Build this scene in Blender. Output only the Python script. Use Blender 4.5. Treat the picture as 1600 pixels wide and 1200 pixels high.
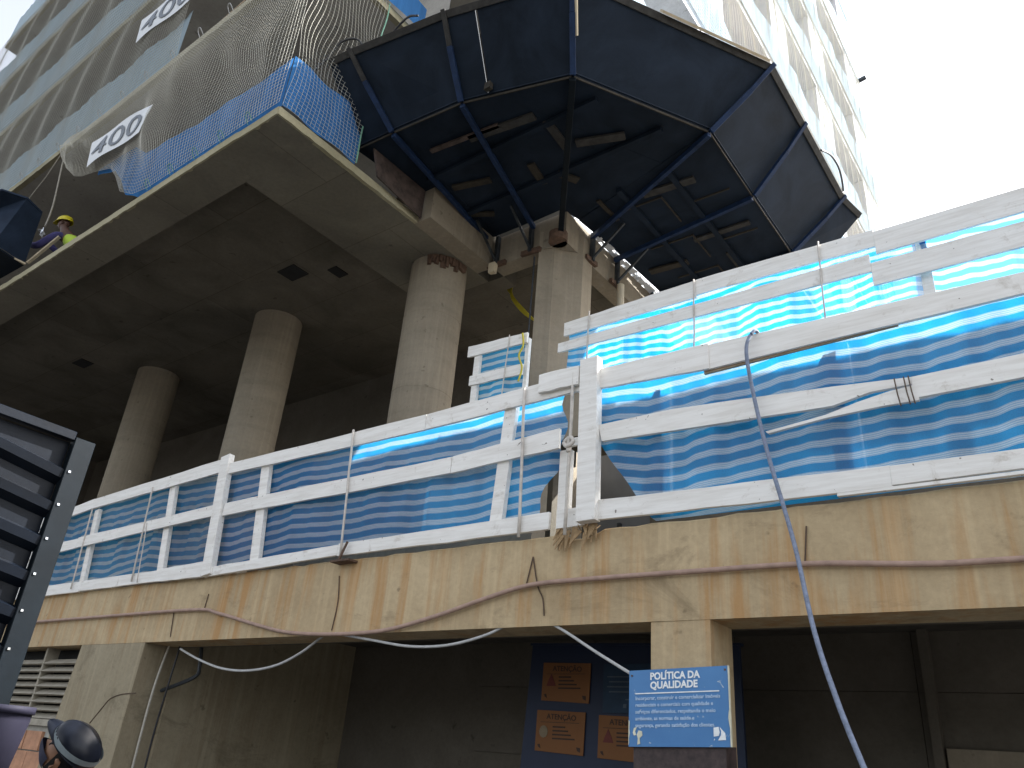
import bpy, bmesh, math, random
from mathutils import Vector, Matrix
random.seed(7)
SC = bpy.context.scene
for o in list(bpy.data.objects): bpy.data.objects.remove(o, do_unlink=True)

# ------------------------------------------------------------------ camera
cam = bpy.data.objects.new('camera', bpy.data.cameras.new('camera'))
SC.collection.objects.link(cam)
cam.data.sensor_width = 36.0; cam.data.lens = 27.616
cam.data.clip_start = 0.05; cam.data.clip_end = 2000
cam.matrix_world = Matrix(((0.797989, 0.207863, 0.565691, 0.000), (0.597708, -0.393178, -0.698682, 0.000), (0.077188, 0.895658, -0.437993, 1.600), (0, 0, 0, 1)))
SC.camera = cam

# ------------------------------------------------------------------ world, sun, exposure
SUN_EL = math.radians(42); SUN_DIR = Vector((0.63, 0.777, 0)).normalized()*math.cos(SUN_EL) + Vector((0, 0, math.sin(SUN_EL)))
w = bpy.data.worlds.new("World"); SC.world = w; w.use_nodes = True
nt = w.node_tree; nt.nodes.clear()
sky = nt.nodes.new('ShaderNodeTexSky'); sky.sky_type = 'NISHITA'; sky.sun_disc = False
sky.sun_elevation = SUN_EL; sky.sun_rotation = math.atan2(SUN_DIR.x, SUN_DIR.y)
sky.air_density = 1.0; sky.dust_density = 3.5; sky.ozone_density = 1.0
bg = nt.nodes.new('ShaderNodeBackground'); bg.inputs[1].default_value = 0.15
hs = nt.nodes.new('ShaderNodeHueSaturation'); hs.inputs['Saturation'].default_value = 0.34
wo = nt.nodes.new('ShaderNodeOutputWorld')
nt.links.new(sky.outputs[0], hs.inputs['Color']); nt.links.new(hs.outputs[0], bg.inputs[0]); nt.links.new(bg.outputs[0], wo.inputs[0])
sl = bpy.data.lights.new('sun', 'SUN'); sl.energy = 5.0; sl.angle = math.radians(0.5); sl.color = (1, 0.985, 0.96)
sun = bpy.data.objects.new('sun', sl); SC.collection.objects.link(sun)
sun.rotation_euler = SUN_DIR.to_track_quat('Z', 'Y').to_euler()
SC.view_settings.view_transform = 'Standard'; SC.view_settings.look = 'None'
SC.view_settings.gamma = 1.0; SC.view_settings.use_curve_mapping = False
SC.view_settings.exposure = 1.65
SC.render.engine = 'CYCLES'
SC.cycles.max_bounces = 8; SC.cycles.diffuse_bounces = 5; SC.cycles.transparent_max_bounces = 12

# ------------------------------------------------------------------ materials
class N:
    def __init__(s, name):
        s.m = bpy.data.materials.new(name); s.m.use_nodes = True; s.t = s.m.node_tree
        s.b = s.t.nodes['Principled BSDF']; s.out = s.t.nodes['Material Output']
    def n(s, k, **kw):
        x = s.t.nodes.new('ShaderNode'+k)
        for a, v in kw.items(): setattr(x, a, v)
        return x
    def l(s, a, b): s.t.links.new(a, b)
    def coord(s, scale=(1, 1, 1), kind='Object'):
        c = s.n('TexCoord'); mp = s.n('Mapping'); mp.inputs['Scale'].default_value = scale
        s.l(c.outputs[kind], mp.inputs['Vector']); return mp.outputs[0]
    def noise(s, vec, scale, detail=5, rough=.6, dist=0):
        x = s.n('TexNoise'); x.inputs['Scale'].default_value = scale; x.inputs['Detail'].default_value = detail
        x.inputs['Roughness'].default_value = rough; x.inputs['Distortion'].default_value = dist
        s.l(vec, x.inputs['Vector']); return x.outputs['Fac']
    def ramp(s, fac, stops, interp='LINEAR'):
        r = s.n('ValToRGB'); r.color_ramp.interpolation = interp
        e = r.color_ramp.elements
        while len(e) < len(stops): e.new(0.5)
        for i, (p, c) in enumerate(stops):
            e[i].position = p; e[i].color = (c[0], c[1], c[2], 1) if not isinstance(c, (int, float)) else (c, c, c, 1)
        s.l(fac, r.inputs[0]); return r.outputs[0]
    def mix(s, fac, a, b, mode='MIX'):
        x = s.n('Mix', data_type='RGBA', blend_type=mode)
        if isinstance(fac, (int, float)): x.inputs[0].default_value = fac
        else: s.l(fac, x.inputs[0])
        for i, v in ((6, a), (7, b)):
            if isinstance(v, tuple): x.inputs[i].default_value = (*v, 1)
            else: s.l(v, x.inputs[i])
        return x.outputs[2]
    def math(s, op, a, b=None):
        x = s.n('Math', operation=op)
        for i, v in ((0, a), (1, b)):
            if v is None: continue
            if isinstance(v, (int, float)): x.inputs[i].default_value = v
            else: s.l(v, x.inputs[i])
        return x.outputs[0]
    def bump(s, h, strength=.3, dist=.01):
        x = s.n('Bump'); x.inputs['Strength'].default_value = strength; x.inputs['Distance'].default_value = dist
        s.l(h, x.inputs['Height']); s.l(x.outputs[0], s.b.inputs['Normal'])

def plain(name, col, rough=.6, metal=0, var=.25, scale=8, bump=.15, spec=.4):
    k = N(name); v = k.coord()
    f = k.noise(v, scale, 6, .65)
    d = tuple(c*(1-var) for c in col); h = tuple(min(1, c*(1+var)) for c in col)
    k.l(k.ramp(f, [(.3, d), (.7, h)]), k.b.inputs['Base Color'])
    k.b.inputs['Roughness'].default_value = rough; k.b.inputs['Metallic'].default_value = metal
    k.b.inputs['Specular IOR Level'].default_value = spec
    if bump: k.bump(k.noise(v, scale*5, 4), bump, .004)
    return k.m

def concrete(name, a, b, stain=None, streak=0., boards=0., dark=.5, grain=.4):
    """cast concrete: blotches, fine pores, optional vertical water streaks and board marks"""
    k = N(name); v = k.coord()
    big = k.noise(v, .9, 6, .6, .6)
    col = k.ramp(big, [(.32, a), (.68, b)])
    fine = k.noise(v, 22, 6, .7)
    col = k.mix(grain, col, k.ramp(fine, [(.3, .62), (.62, 1.0)]), 'MULTIPLY')
    if streak:
        sv = k.coord((3.2, 3.2, .22))
        st = k.math('MULTIPLY', k.noise(sv, 2.0, 6, .65, .3), k.math('MULTIPLY_ADD', k.noise(v, .7, 3), .9)); st.node.inputs[2].default_value = .55
        col = k.mix(k.ramp(st, [(.46, 0.0), (.62, streak)]), col, stain)
        sv2 = k.coord((9, 9, .35)); s2 = k.noise(sv2, 1.3, 5, .6, .2)
        col = k.mix(k.ramp(s2, [(.5, 0.), (.7, .35)]), col, tuple(min(1, c*1.25) for c in b))
        s3 = k.noise(k.coord((.8, .8, 1.4)), 1.5, 7, .75, 1.)
        col = k.mix(k.ramp(s3, [(.56, 0.), (.7, dark)]), col, tuple(c*.42 for c in a))
    if boards == 1:      # lifts of the column formwork
        lf_ = k.noise(k.coord((.25, .25, 3.2)), 1.5, 4, .6, .1); col = k.mix(1., col, k.ramp(lf_, [(.38, .93), (.46, .985), (.6, 1.02)]), 'MULTIPLY')
    if boards == 2:      # plywood sheets of the slab formwork
        br = k.n('TexBrick'); k.l(k.coord((1, 1, 1)), br.inputs['Vector']); br.offset = .5
        br.inputs['Scale'].default_value = 1.0; br.inputs['Brick Width'].default_value = 2.2; br.inputs['Row Height'].default_value = 1.1; br.inputs['Mortar Size'].default_value = .006; br.inputs['Bias'].default_value = 0
        br.inputs['Color1'].default_value = (1, 1, 1, 1); br.inputs['Color2'].default_value = (.84, .84, .83, 1); br.inputs['Mortar'].default_value = (.62, .6, .56, 1)
        col = k.mix(1., col, br.outputs['Color'], 'MULTIPLY')
    spots = k.noise(v, 6.5, 3, .5)
    col = k.mix(k.ramp(spots, [(.69, 0.), (.74, .55)]), col, tuple(c*.4 for c in a))
    k.l(col, k.b.inputs['Base Color']); k.b.inputs['Roughness'].default_value = .9
    k.b.inputs['Specular IOR Level'].default_value = .2
    h = k.noise(v, 14, 8, .75)
    k.bump(h, .45, .012)
    return k.m

M = {}
M['beam'] = concrete('stained_beige_concrete', (.37, .275, .16), (.52, .405, .25), (.40, .21, .075), .7)
M['pier'] = concrete('pale_grey_beige_concrete', (.27, .225, .15), (.36, .31, .215), (.2, .15, .09), .4)
M['soffit'] = concrete('grey_soffit_concrete', (.10, .09, .07), (.17, .15, .12), boards=2)  # darker than the slab edge; deep shade put into the colour
M['column'] = concrete('warm_column_concrete', (.235, .20, .15), (.285, .245, .185), (.20, .165, .12), .3, boards=1, dark=.2, grain=.3)
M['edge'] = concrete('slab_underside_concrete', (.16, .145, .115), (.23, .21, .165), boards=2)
M['greywall'] = concrete('veil_lifted_grey_concrete', (.34, .32, .29), (.44, .42, .38))  # upper front bays; grey lens veil put into the concrete colour
M['deck'] = plain('dusty_deck', (.10, .09, .075), .95, bump=.3)
M['slab_edge'] = concrete('yellowish_slab_edge_concrete', (.30, .27, .17), (.42, .38, .26))
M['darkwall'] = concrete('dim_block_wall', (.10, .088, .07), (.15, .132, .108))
M['sunwall'] = concrete('sun_brightened_pale_wall', (.58, .60, .62), (.74, .76, .78))  # pale walls; on sun-side slabs flare brightness is put into the colour
M['asphalt'] = plain('asphalt', (.055, .053, .05), .9, var=.3, scale=12)
M['pavement'] = plain('pavement_concrete', (.26, .25, .23), .9, var=.25, scale=5)
M['board'] = None
def board_mat():
    k = N('white_painted_board'); v = k.coord()
    g = k.noise(k.coord((1.2, 14, 14)), 2.2, 7, .65, .2)
    col = k.ramp(g, [(.3, (.66, .63, .58)), (.6, (.80, .78, .74))])
    d = k.noise(v, 5, 7, .75, .4)
    col = k.mix(k.ramp(d, [(.58, 0.), (.76, .7)]), col, (.33, .27, .2))
    p = k.noise(v, 26, 2, .5)
    col = k.mix(k.ramp(p, [(.745, 0.), (.76, .8)]), col, (.12, .09, .07))
    k.l(col, k.b.inputs['Base Color']); k.b.inputs['Roughness'].default_value = .75; k.b.inputs['Specular IOR Level'].default_value = .25
    k.bump(g, .2, .003); return k.m
M['board'] = board_mat()
M['rawwood'] = plain('weathered_plank', (.30, .22, .14), .85, var=.35, scale=6, bump=.4)
M['palewood'] = plain('pale_plank', (.52, .44, .31), .8, var=.2, scale=5, bump=.3)
M['rod'] = plain('whitewashed_rod', (.52, .48, .43), .6, var=.2, scale=20)
def tarp_mat(name, blue, white, tb, tw, trans):
    """woven plastic tarp with printed stripes that follow the cloth (UV), light passes through it"""
    k = N(name); uv = k.n('UVMap'); sep = k.n('SeparateXYZ'); k.l(uv.outputs[0], sep.inputs[0])
    f = k.math('FRACT', k.math('DIVIDE', sep.outputs[1], .098))
    ln = k.math('FRACT', k.math('MULTIPLY', k.math('SUBTRACT', f, .5), 8.0))
    band = k.math('GREATER_THAN', f, .54)
    thin = k.math('LESS_THAN', ln, .44)
    msk = k.math('MULTIPLY', band, k.math('MULTIPLY_ADD', thin, .75)); msk.node.inputs[2].default_value = .17
    dirt = k.noise(k.coord(), 3.0, 6, .7, .5)
    fine = k.noise(k.coord((40, 40, 40)), 4, 2)
    c1 = k.mix(msk, blue, white); c2 = k.mix(msk, tb, tw)
    dd = k.ramp(dirt, [(.35, 1.), (.75, .72)]); c1 = k.mix(1., c1, dd, 'MULTIPLY')
    c1 = k.mix(.25, c1, k.ramp(fine, [(.3, .6), (.6, 1.)]), 'MULTIPLY'); c2 = k.mix(.3, c2, k.ramp(fine, [(.3, .5), (.6, 1.)]), 'MULTIPLY')
    df = k.n('BsdfDiffuse'); tr = k.n('BsdfTranslucent'); gl = k.n('BsdfGlossy'); tp = k.n('BsdfTransparent')
    gl.inputs['Roughness'].default_value = .45; gl.inputs['Color'].default_value = (.6, .65, .7, 1)
    k.l(c1, df.inputs[0]); k.l(c2, tr.inputs[0])
    m1 = k.n('MixShader'); m1.inputs[0].default_value = trans; k.l(df.outputs[0], m1.inputs[1]); k.l(tr.outputs[0], m1.inputs[2])
    m2 = k.n('MixShader'); m2.inputs[0].default_value = .04; k.l(m1.outputs[0], m2.inputs[1]); k.l(gl.outputs[0], m2.inputs[2])
    m3 = k.n('MixShader'); m3.inputs[0].default_value = .10; k.l(m2.outputs[0], m3.inputs[1]); k.l(tp.outputs[0], m3.inputs[2])
    k.l(m3.outputs[0], k.out.inputs[0]); return k.m
M['tarp'] = tarp_mat('blue_white_striped_tarp', (.014, .078, .27), (.42, .50, .60), (.012, .48, 1.0), (.56, .76, .9), .42)
M['tarp_shaded'] = tarp_mat('shaded_blue_white_striped_tarp', (.035, .10, .27), (.26, .31, .37), (.03, .40, .75), (.75, .9, .95), .5)  # same cloth as above with sunless shade put into its colours
def shade_mat(name, c, t=.4, clear=.12, fold=8.0, dark=.72):
    k = N(name); fv = k.noise(k.coord((fold, fold, .8)), 1.0, 5, .6, .3)
    col = k.mix(1., c, k.ramp(fv, [(.35, dark), (.65, 1.)]), 'MULTIPLY')
    df = k.n('BsdfDiffuse'); tr = k.n('BsdfTranslucent'); tp = k.n('BsdfTransparent')
    k.l(col, df.inputs[0]); k.l(col, tr.inputs[0])
    m1 = k.n('MixShader'); m1.inputs[0].default_value = t; k.l(df.outputs[0], m1.inputs[1]); k.l(tr.outputs[0], m1.inputs[2])
    m2 = k.n('MixShader'); m2.inputs[0].default_value = clear; k.l(m1.outputs[0], m2.inputs[1]); k.l(tp.outputs[0], m2.inputs[2])
    k.l(m2.outputs[0], k.out.inputs[0]); return k.m
M['shade_blue'] = shade_mat('blue_shade_cloth', (.07, .25, .58), .45, .04)
M['shade_grey'] = shade_mat('grey_blue_shade_cloth', (.42, .52, .58), .3, .03, 5, .86)
M['shade_pale'] = shade_mat('pale_blue_shade_cloth', (.50, .62, .72), .35, .05, 6, .7)
M['net'] = plain('white_net_cord', (.62, .60, .52), .7, var=.15, scale=30, bump=0)
M['net_grey'] = plain('grey_net_cord', (.40, .39, .34), .7, var=.15, scale=30, bump=0)
M['green'] = plain('green_cord', (.16, .33, .24), .7, bump=0)
M['ply'] = None
def ply_mat():
    k = N('dark_navy_plywood'); v = k.coord()
    a = k.noise(v, 1.3, 7, .65, .8)
    col = k.ramp(a, [(.3, (.005, .009, .015)), (.7, (.016, .025, .041))])
    sc = k.noise(k.coord((5, 1.5, 12)), 3.2, 6, .8, 1.2)
    col = k.mix(k.ramp(sc, [(.66, 0.), (.74, .35)]), col, (.09, .08, .06))
    k.l(col, k.b.inputs['Base Color']); k.b.inputs['Roughness'].default_value = .7; k.b.inputs['Specular IOR Level'].default_value = .12
    k.bump(a, .3, .01); return k.m
M['ply'] = ply_mat()
M['steel_blue'] = plain('blue_painted_steel', (.010, .024, .062), .6, var=.35, scale=9, spec=.2)
M['steel_dark'] = plain('dark_steel', (.035, .04, .045), .5, metal=.3, var=.4, scale=9)
M['rust'] = plain('rusty_steel', (.10, .06, .04), .85, var=.4, scale=14)
M['dimwood'] = plain('dark_brown_offcut', (.030, .025, .018), .9, var=.4, scale=9, bump=.4)  # very dark brown wood, tone varied at random
M['greytimber'] = plain('grey_weathered_timber', (.034, .032, .029), .9, var=.45, scale=10, bump=.5)
M['rustply'] = plain('stained_formwork_board', (.07, .05, .042), .85, var=.6, scale=7)
M['gate'] = plain('glossy_dark_blue_sheet_metal', (.003, .005, .009), .42, metal=.0, var=.4, scale=4, spec=.14)
M['traypanel'] = plain('dull_slate_blue_plywood', (.022, .034, .058), .7, var=.3, scale=3, spec=.1)
M['gateframe'] = plain('slate_painted_steel', (.005, .008, .011), .5, metal=.0, var=.25, scale=5, spec=.12)
M['pinkhose'] = plain('pinkish_corrugated_hose', (.34, .23, .18), .7, var=.2, scale=12)
M['bluerope'] = plain('grey_blue_rope', (.17, .20, .27), .7, var=.3, scale=40)
M['whiterope'] = plain('off_white_rope', (.45, .42, .36), .8, var=.2, scale=30)
M['greycable'] = plain('light_grey_cable', (.42, .42, .41), .55, var=.15, scale=20)
M['blackcable'] = plain('black_cable', (.02, .02, .022), .5, bump=0)
M['wire'] = plain('rusty_wire', (.09, .06, .04), .8, bump=0)
M['yellowcable'] = plain('yellow_conduit', (.50, .42, .03), .5, var=.1, bump=0)
M['pvc'] = plain('cream_pvc_pipe', (.50, .44, .33), .5, var=.1, scale=6)
M['brick'] = plain('hollow_clay_brick', (.42, .22, .13), .9, var=.25, scale=9, bump=.4)
M['redbrick'] = plain('salmon_brick_wall', (.5, .30, .22), .9, var=.2, scale=3)
M['mortar'] = plain('grey_mortar', (.36, .35, .31), .95, var=.2, scale=10, bump=.4)
M['slat'] = plain('cast_concrete_slat', (.30, .27, .215), .9, var=.25, scale=7, bump=.3)
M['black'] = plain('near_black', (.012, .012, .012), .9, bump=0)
M['boardblue'] = plain('navy_notice_board', (.006, .014, .04), .6, var=.15, scale=3, bump=.1)
M['poster'] = plain('orange_poster', (.17, .068, .018), .7, var=.08, scale=3, bump=0)  # board and poster colours darkened; shade of the deep bay put into them
M['postertext'] = plain('poster_print_black', (.04, .02, .012), .7, bump=0)
M['posterred'] = plain('poster_print_red', (.11, .022, .015), .7, bump=0)
M['posterpale'] = plain('poster_print_pale', (.17, .13, .08), .7, bump=0)
M['posterblue'] = plain('dark_teal_poster', (.01, .03, .06), .7, bump=0)
M['faint'] = plain('faint_print', (.06, .08, .10), .7, bump=0)
def sign_mat():
    k = N('chipped_blue_sign_face'); v = k.coord()
    col = k.ramp(k.noise(v, 3, 5), [(.3, (.045, .16, .37)), (.7, (.065, .21, .44))])
    ch = k.noise(v, 16, 6, .7, .6)
    col = k.mix(k.ramp(ch, [(.645, 0.), (.675, .8)]), col, (.55, .60, .58))
    k.l(col, k.b.inputs['Base Color']); k.b.inputs['Roughness'].default_value = .45; return k.m
M['sign'] = sign_mat()
M['signwhite'] = plain('sign_print_white', (.78, .80, .80), .6, var=.12, scale=40, bump=0)
M['signcream'] = plain('peeled_cream_backing', (.62, .60, .46), .8, var=.15, scale=20, bump=0)
M['signfaint'] = plain('worn_sign_print', (.46, .60, .76), .6, var=.2, scale=60, bump=0)
M['signpost'] = plain('dark_maroon_stone', (.045, .03, .028), .6, var=.6, scale=16)
M['banner'] = plain('white_vinyl_banner', (.66, .68, .69), .5, var=.08, scale=2, bump=0)
M['bannertext'] = plain('grey_banner_print', (.16, .18, .21), .6, var=.1, bump=0)
M['helmet_black'] = plain('glossy_black_helmet', (.008, .010, .016), .3, var=.2, bump=0, spec=.22)
M['helmet_yellow'] = plain('yellow_helmet', (.62, .52, .02), .35, var=.05, bump=0)
M['skin'] = plain('tan_skin', (.30, .155, .09), .55, var=.12, scale=14, bump=.05)
M['skindark'] = plain('brown_skin', (.10, .05, .035), .55, var=.12, scale=14, bump=.05)
M['hair'] = plain('black_hair', (.012, .010, .009), .6, var=.4, scale=60, bump=.4)
M['strap'] = plain('grey_elastic_strap', (.16, .19, .20), .8, bump=0)
M['mask'] = plain('dark_navy_face_mask', (.03, .032, .06), .85, bump=.1)
M['navycloth'] = plain('navy_work_shirt', (.03, .035, .075), .9, var=.3, scale=6, bump=.3)
M['purplecloth'] = plain('blue_violet_work_jacket', (.055, .05, .15), .9, var=.3, scale=6, bump=.3)
M['vest'] = plain('fluorescent_yellow_vest', (.45, .62, .06), .7, var=.1, bump=.1)
M['eye'] = plain('eye_dark', (.02, .015, .012), .3, bump=0)
M['chrome'] = plain('shiny_steel', (.75, .77, .8), .2, metal=1, bump=0)
M['glove'] = plain('grey_cotton_glove', (.35, .35, .34), .9, bump=.2)
M['bucket'] = plain('lavender_grey_plastic', (.022, .021, .034), .6, var=.12, scale=4, bump=0, spec=.1)
M['rag'] = plain('torn_brown_sacking', (.28, .19, .10), .95, var=.35, scale=18, bump=.5)
M['door'] = plain('grey_steel_door', (.12, .125, .13), .5, var=.1, scale=4)

# ------------------------------------------------------------------ mesh helpers (all in world metres; converted to the thing's base)
class MB:
    def __init__(s): s.v = []; s.f = []; s.uv = None
    def add(s, vs, fs):
        n = len(s.v); s.v += [tuple(p) for p in vs]; s.f += [tuple(i+n for i in f) for f in fs]; return s
    def box(s, x0, x1, y0, y1, z0, z1, j=0):
        r = lambda: random.uniform(-j, j) if j else 0
        return s.add([(x+r(), y+r(), z+r()) for z in (z0, z1) for y in (y0, y1) for x in (x0, x1)],
                     [(0, 2, 3, 1), (4, 5, 7, 6), (0, 1, 5, 4), (2, 6, 7, 3), (0, 4, 6, 2), (1, 3, 7, 5)])
    def bar(s, p0, p1, w, h, up=(0, 0, 1), w2=None, h2=None):
        p0 = Vector(p0); p1 = Vector(p1); d = (p1-p0).normalized(); up = Vector(up)
        a = d.cross(up).normalized(); b = a.cross(d).normalized()
        vs = []
        for p, ww, hh in ((p0, w, h), (p1, w2 or w, h2 or h)):
            for i, j in ((-1, -1), (1, -1), (1, 1), (-1, 1)): vs.append(p + a*ww/2*i + b*hh/2*j)
        return s.add(vs, [(0, 1, 2, 3), (7, 6, 5, 4), (0, 4, 5, 1), (1, 5, 6, 2), (2, 6, 7, 3), (3, 7, 4, 0)])
    def tube(s, pts, r, n=6, cap=True):
        pts = [Vector(p) for p in pts]; vs = []; N_ = len(pts)
        up = Vector((0.13, 0.21, 1)).normalized()
        for i, p in enumerate(pts):
            d = (pts[min(i+1, N_-1)]-pts[max(i-1, 0)]).normalized()
            if abs(d.dot(up)) > .95: up = Vector((1, .2, 0)).normalized()
            a = d.cross(up).normalized(); b = d.cross(a); rr = r[i] if isinstance(r, list) else r
            for k in range(n):
                t = 2*math.pi*k/n; vs.append(p + a*rr*math.cos(t) + b*rr*math.sin(t))
        fs = [(i*n+k, i*n+(k+1) % n, (i+1)*n+(k+1) % n, (i+1)*n+k) for i in range(N_-1) for k in range(n)]
        if cap: fs += [tuple(range(n))[::-1], tuple((N_-1)*n+k for k in range(n))]
        return s.add(vs, fs)
    def prism(s, poly, off):
        """extrude a planar polygon by vector off"""
        off = Vector(off); n = len(poly); a = [Vector(p) for p in poly]
        return s.add(a+[p+off for p in a], [tuple(range(n)), tuple(range(2*n-1, n-1, -1))]+[(i, i+n, (i+1) % n+n, (i+1) % n) for i in range(n)])
    def cyl(s, c, r, z0, z1, n=24, r2=None, rings=1):
        vs = []; r2 = r if r2 is None else r2
        for q in range(rings+1):
            t = q/rings; rr = r+(r2-r)*t
            for k in range(n): vs.append((c[0]+rr*math.cos(2*math.pi*k/n), c[1]+rr*math.sin(2*math.pi*k/n), z0+(z1-z0)*t))
        fs = [(q*n+k, q*n+(k+1) % n, (q+1)*n+(k+1) % n, (q+1)*n+k) for q in range(rings) for k in range(n)]
        fs += [tuple(range(n))[::-1], tuple(rings*n+k for k in range(n))]
        return s.add(vs, fs)
    def grid(s, fn, nu, nv, uvf=None, thick=None):
        n0 = len(s.v); vs = []; uvs = []
        for j in range(nv+1):
            for i in range(nu+1):
                p = fn(i/nu, j/nv); vs.append(p)
                uvs.append(uvf(i/nu, j/nv, p) if uvf else (i/nu, j/nv))
        fs = [(j*(nu+1)+i, j*(nu+1)+i+1, (j+1)*(nu+1)+i+1, (j+1)*(nu+1)+i) for j in range(nv) for i in range(nu)]
        s.add(vs, fs)
        if s.uv is None: s.uv = []
        s.uv += uvs
        return s
def link(o):
    SC.collection.objects.link(o); return o
def thing(name, label, cat, loc, group=None, kind=None):
    o = link(bpy.data.objects.new(name, None)); o.location = loc; o.empty_display_size = .2
    o['label'] = label; o['category'] = cat
    if group: o['group'] = group
    return o
def base_of(o):
    b = Vector((0, 0, 0))
    while o is not None: b += o.location; o = o.parent
    return b
def build(name, mb, mat, parent=None, loc=(0, 0, 0), smooth=False, label=None, cat=None, group=None, kind=None, bevel=0):
    base = base_of(parent) + Vector(loc)
    me = bpy.data.meshes.new(name)
    me.from_pydata([tuple(Vector(v)-base) for v in mb.v], [], mb.f)
    if mb.uv is not None and len(mb.uv) == len(mb.v):
        ul = me.uv_layers.new(name='UVMap')
        for lp in me.loops: ul.data[lp.index].uv = mb.uv[lp.vertex_index]
    bm = bmesh.new(); bm.from_mesh(me)
    if mb.uv is None: bmesh.ops.recalc_face_normals(bm, faces=bm.faces)
    if bevel:
        bmesh.ops.bevel(bm, geom=[e for e in bm.edges if len(e.link_faces) == 2 and e.calc_face_angle(0) > .5], offset=bevel, segments=1, affect='EDGES')
    if smooth:
        for f in bm.faces: f.smooth = True
    bm.to_mesh(me); bm.free()
    if smooth:
        for e in me.edges: pass
    me.materials.append(mat if not isinstance(mat, str) else M[mat])
    o = link(bpy.data.objects.new(name, me)); o.location = loc
    if parent is not None: o.parent = parent
    if label: o['label'] = label
    if cat: o['category'] = cat
    if group: o['group'] = group
    if kind: o['kind'] = kind
    return o
def struct(name, mb, mat, **k): return build(name, mb, mat, kind='structure', **k)
def curve_pts(pts, n=8):
    """Catmull-Rom through pts"""
    P = [Vector(p) for p in pts]; out = []
    for i in range(len(P)-1):
        a = P[max(i-1, 0)]; b = P[i]; c = P[i+1]; d = P[min(i+2, len(P)-1)]
        for k in range(n):
            t = k/n; out.append(.5*((2*b)+(c-a)*t+(2*a-5*b+4*c-d)*t*t+(3*b-a-3*c+d)*t**3))
    out.append(P[-1]); return out
_fonts = {}
def text_mb(s, size, origin, xdir, ydir, align='LEFT', depth=.001, bold=0., sx=1.):
    cu = bpy.data.curves.new('txt', 'FONT'); cu.body = s; cu.size = size; cu.align_x = align; cu.extrude = depth; cu.offset = bold
    cu.resolution_u = 3
    o = bpy.data.objects.new('txt', cu); link(o)
    dg = bpy.context.evaluated_depsgraph_get(); me = bpy.data.meshes.new_from_object(o.evaluated_get(dg))
    X = Vector(xdir).normalized(); Y = Vector(ydir).normalized(); Z = X.cross(Y); O = Vector(origin)
    mb = MB(); mb.add([O+X*v.co.x*sx+Y*v.co.y+Z*v.co.z for v in me.vertices], [tuple(p.vertices) for p in me.polygons])
    bpy.data.objects.remove(o); bpy.data.meshes.remove(me); bpy.data.curves.remove(cu)
    return mb

# ================================================================== GROUND
struct('ground', MB().box(-400, 400, -400, 400, -.3, 0), 'asphalt')
struct('pavement', MB().box(-60, 40, 2.6, 4.6, .004, .13), 'pavement')

# ================================================================== PODIUM (lower storey with stained beam)
pod = thing('concrete_podium', 'stained beige concrete podium with open garage bays under the striped guard fences', 'building', (-6, 4.6, 0))
# fascia beam with uneven top edge
def beam(x0, x1, ztop, seed):
    rnd = random.Random(seed); mb = MB(); n = int((x1-x0)/.12); xs = [x0+(x1-x0)*i/n for i in range(n+1)]
    tops = [ztop + rnd.uniform(-.008, .008) - (.05 if abs(x+3.0) < .14 else 0) for x in xs]
    vs = []; fs = []
    for x, t in zip(xs, tops): vs += [(x, 4.6, 2.5), (x, 4.6, t-.012), (x, 4.612, t), (x, 4.95, t), (x, 4.95, 2.5)]
    for i in range(n):
        for k in range(5):
            k2 = (k+1) % 5; fs.append((i*5+k, i*5+k2, (i+1)*5+k2, (i+1)*5+k))
    fs += [(0, 1, 2, 3, 4), (n*5+4, n*5+3, n*5+2, n*5+1, n*5)]
    return mb.add(vs, fs)
build('fascia_beam', beam(-17, 6, 3.14, 1), 'beam', pod)
build('deck_slab', MB().box(-17, 6, 4.95, 13, 2.9, 3.1), 'deck', pod)
build('pillar', MB().box(-2.43, -2.03, 4.603, 4.93, 0, 2.5, .004), 'beam', pod)
build('pier', MB().add([(-9.82, 4.603, 2.5), (-8.44, 4.603, 2.5), (-8.50, 4.603, 0), (-10.15, 4.603, 0), (-9.82, 5.0, 2.5), (-8.44, 5.0, 2.5), (-8.5, 5.0, 0), (-10.15, 5.0, 0)],
      [(0, 1, 2, 3), (7, 6, 5, 4), (0, 4, 5, 1), (1, 5, 6, 2), (2, 6, 7, 3), (3, 7, 4, 0)]), 'pier', pod)
build('side_wall', MB().box(-9.3, -8.43, 5.0, 13, 0, 2.9), 'pier', pod)
# back wall of cast blocks, laid in courses
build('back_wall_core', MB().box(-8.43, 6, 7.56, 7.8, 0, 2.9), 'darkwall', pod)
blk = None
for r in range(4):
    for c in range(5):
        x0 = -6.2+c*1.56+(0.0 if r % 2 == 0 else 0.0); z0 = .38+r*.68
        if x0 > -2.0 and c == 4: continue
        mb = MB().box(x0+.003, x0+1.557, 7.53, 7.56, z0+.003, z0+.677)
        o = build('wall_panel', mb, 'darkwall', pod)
build('roller_shutter_frame', MB().box(-1.45, -1.38, 7.42, 7.56, 0, 2.9), 'darkwall', pod)
build('service_hatch', MB().box(-1.36, 1.2, 7.46, 7.54, .2, 2.0), 'column', pod, label='paler low wall panel at the back right')
build('garage_floor', MB().box(-17, 6, 4.95, 13, 0.004, .03), 'deck', pod)  # dark sheet added over the ground to cut bounce light in the bay
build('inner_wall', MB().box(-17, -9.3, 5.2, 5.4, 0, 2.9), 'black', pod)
# brick infill and louvre left of pier
build('infill_wall', MB().box(-17, -9.85, 4.72, 4.9, 0, 1.62), 'mortar', pod)
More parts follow.
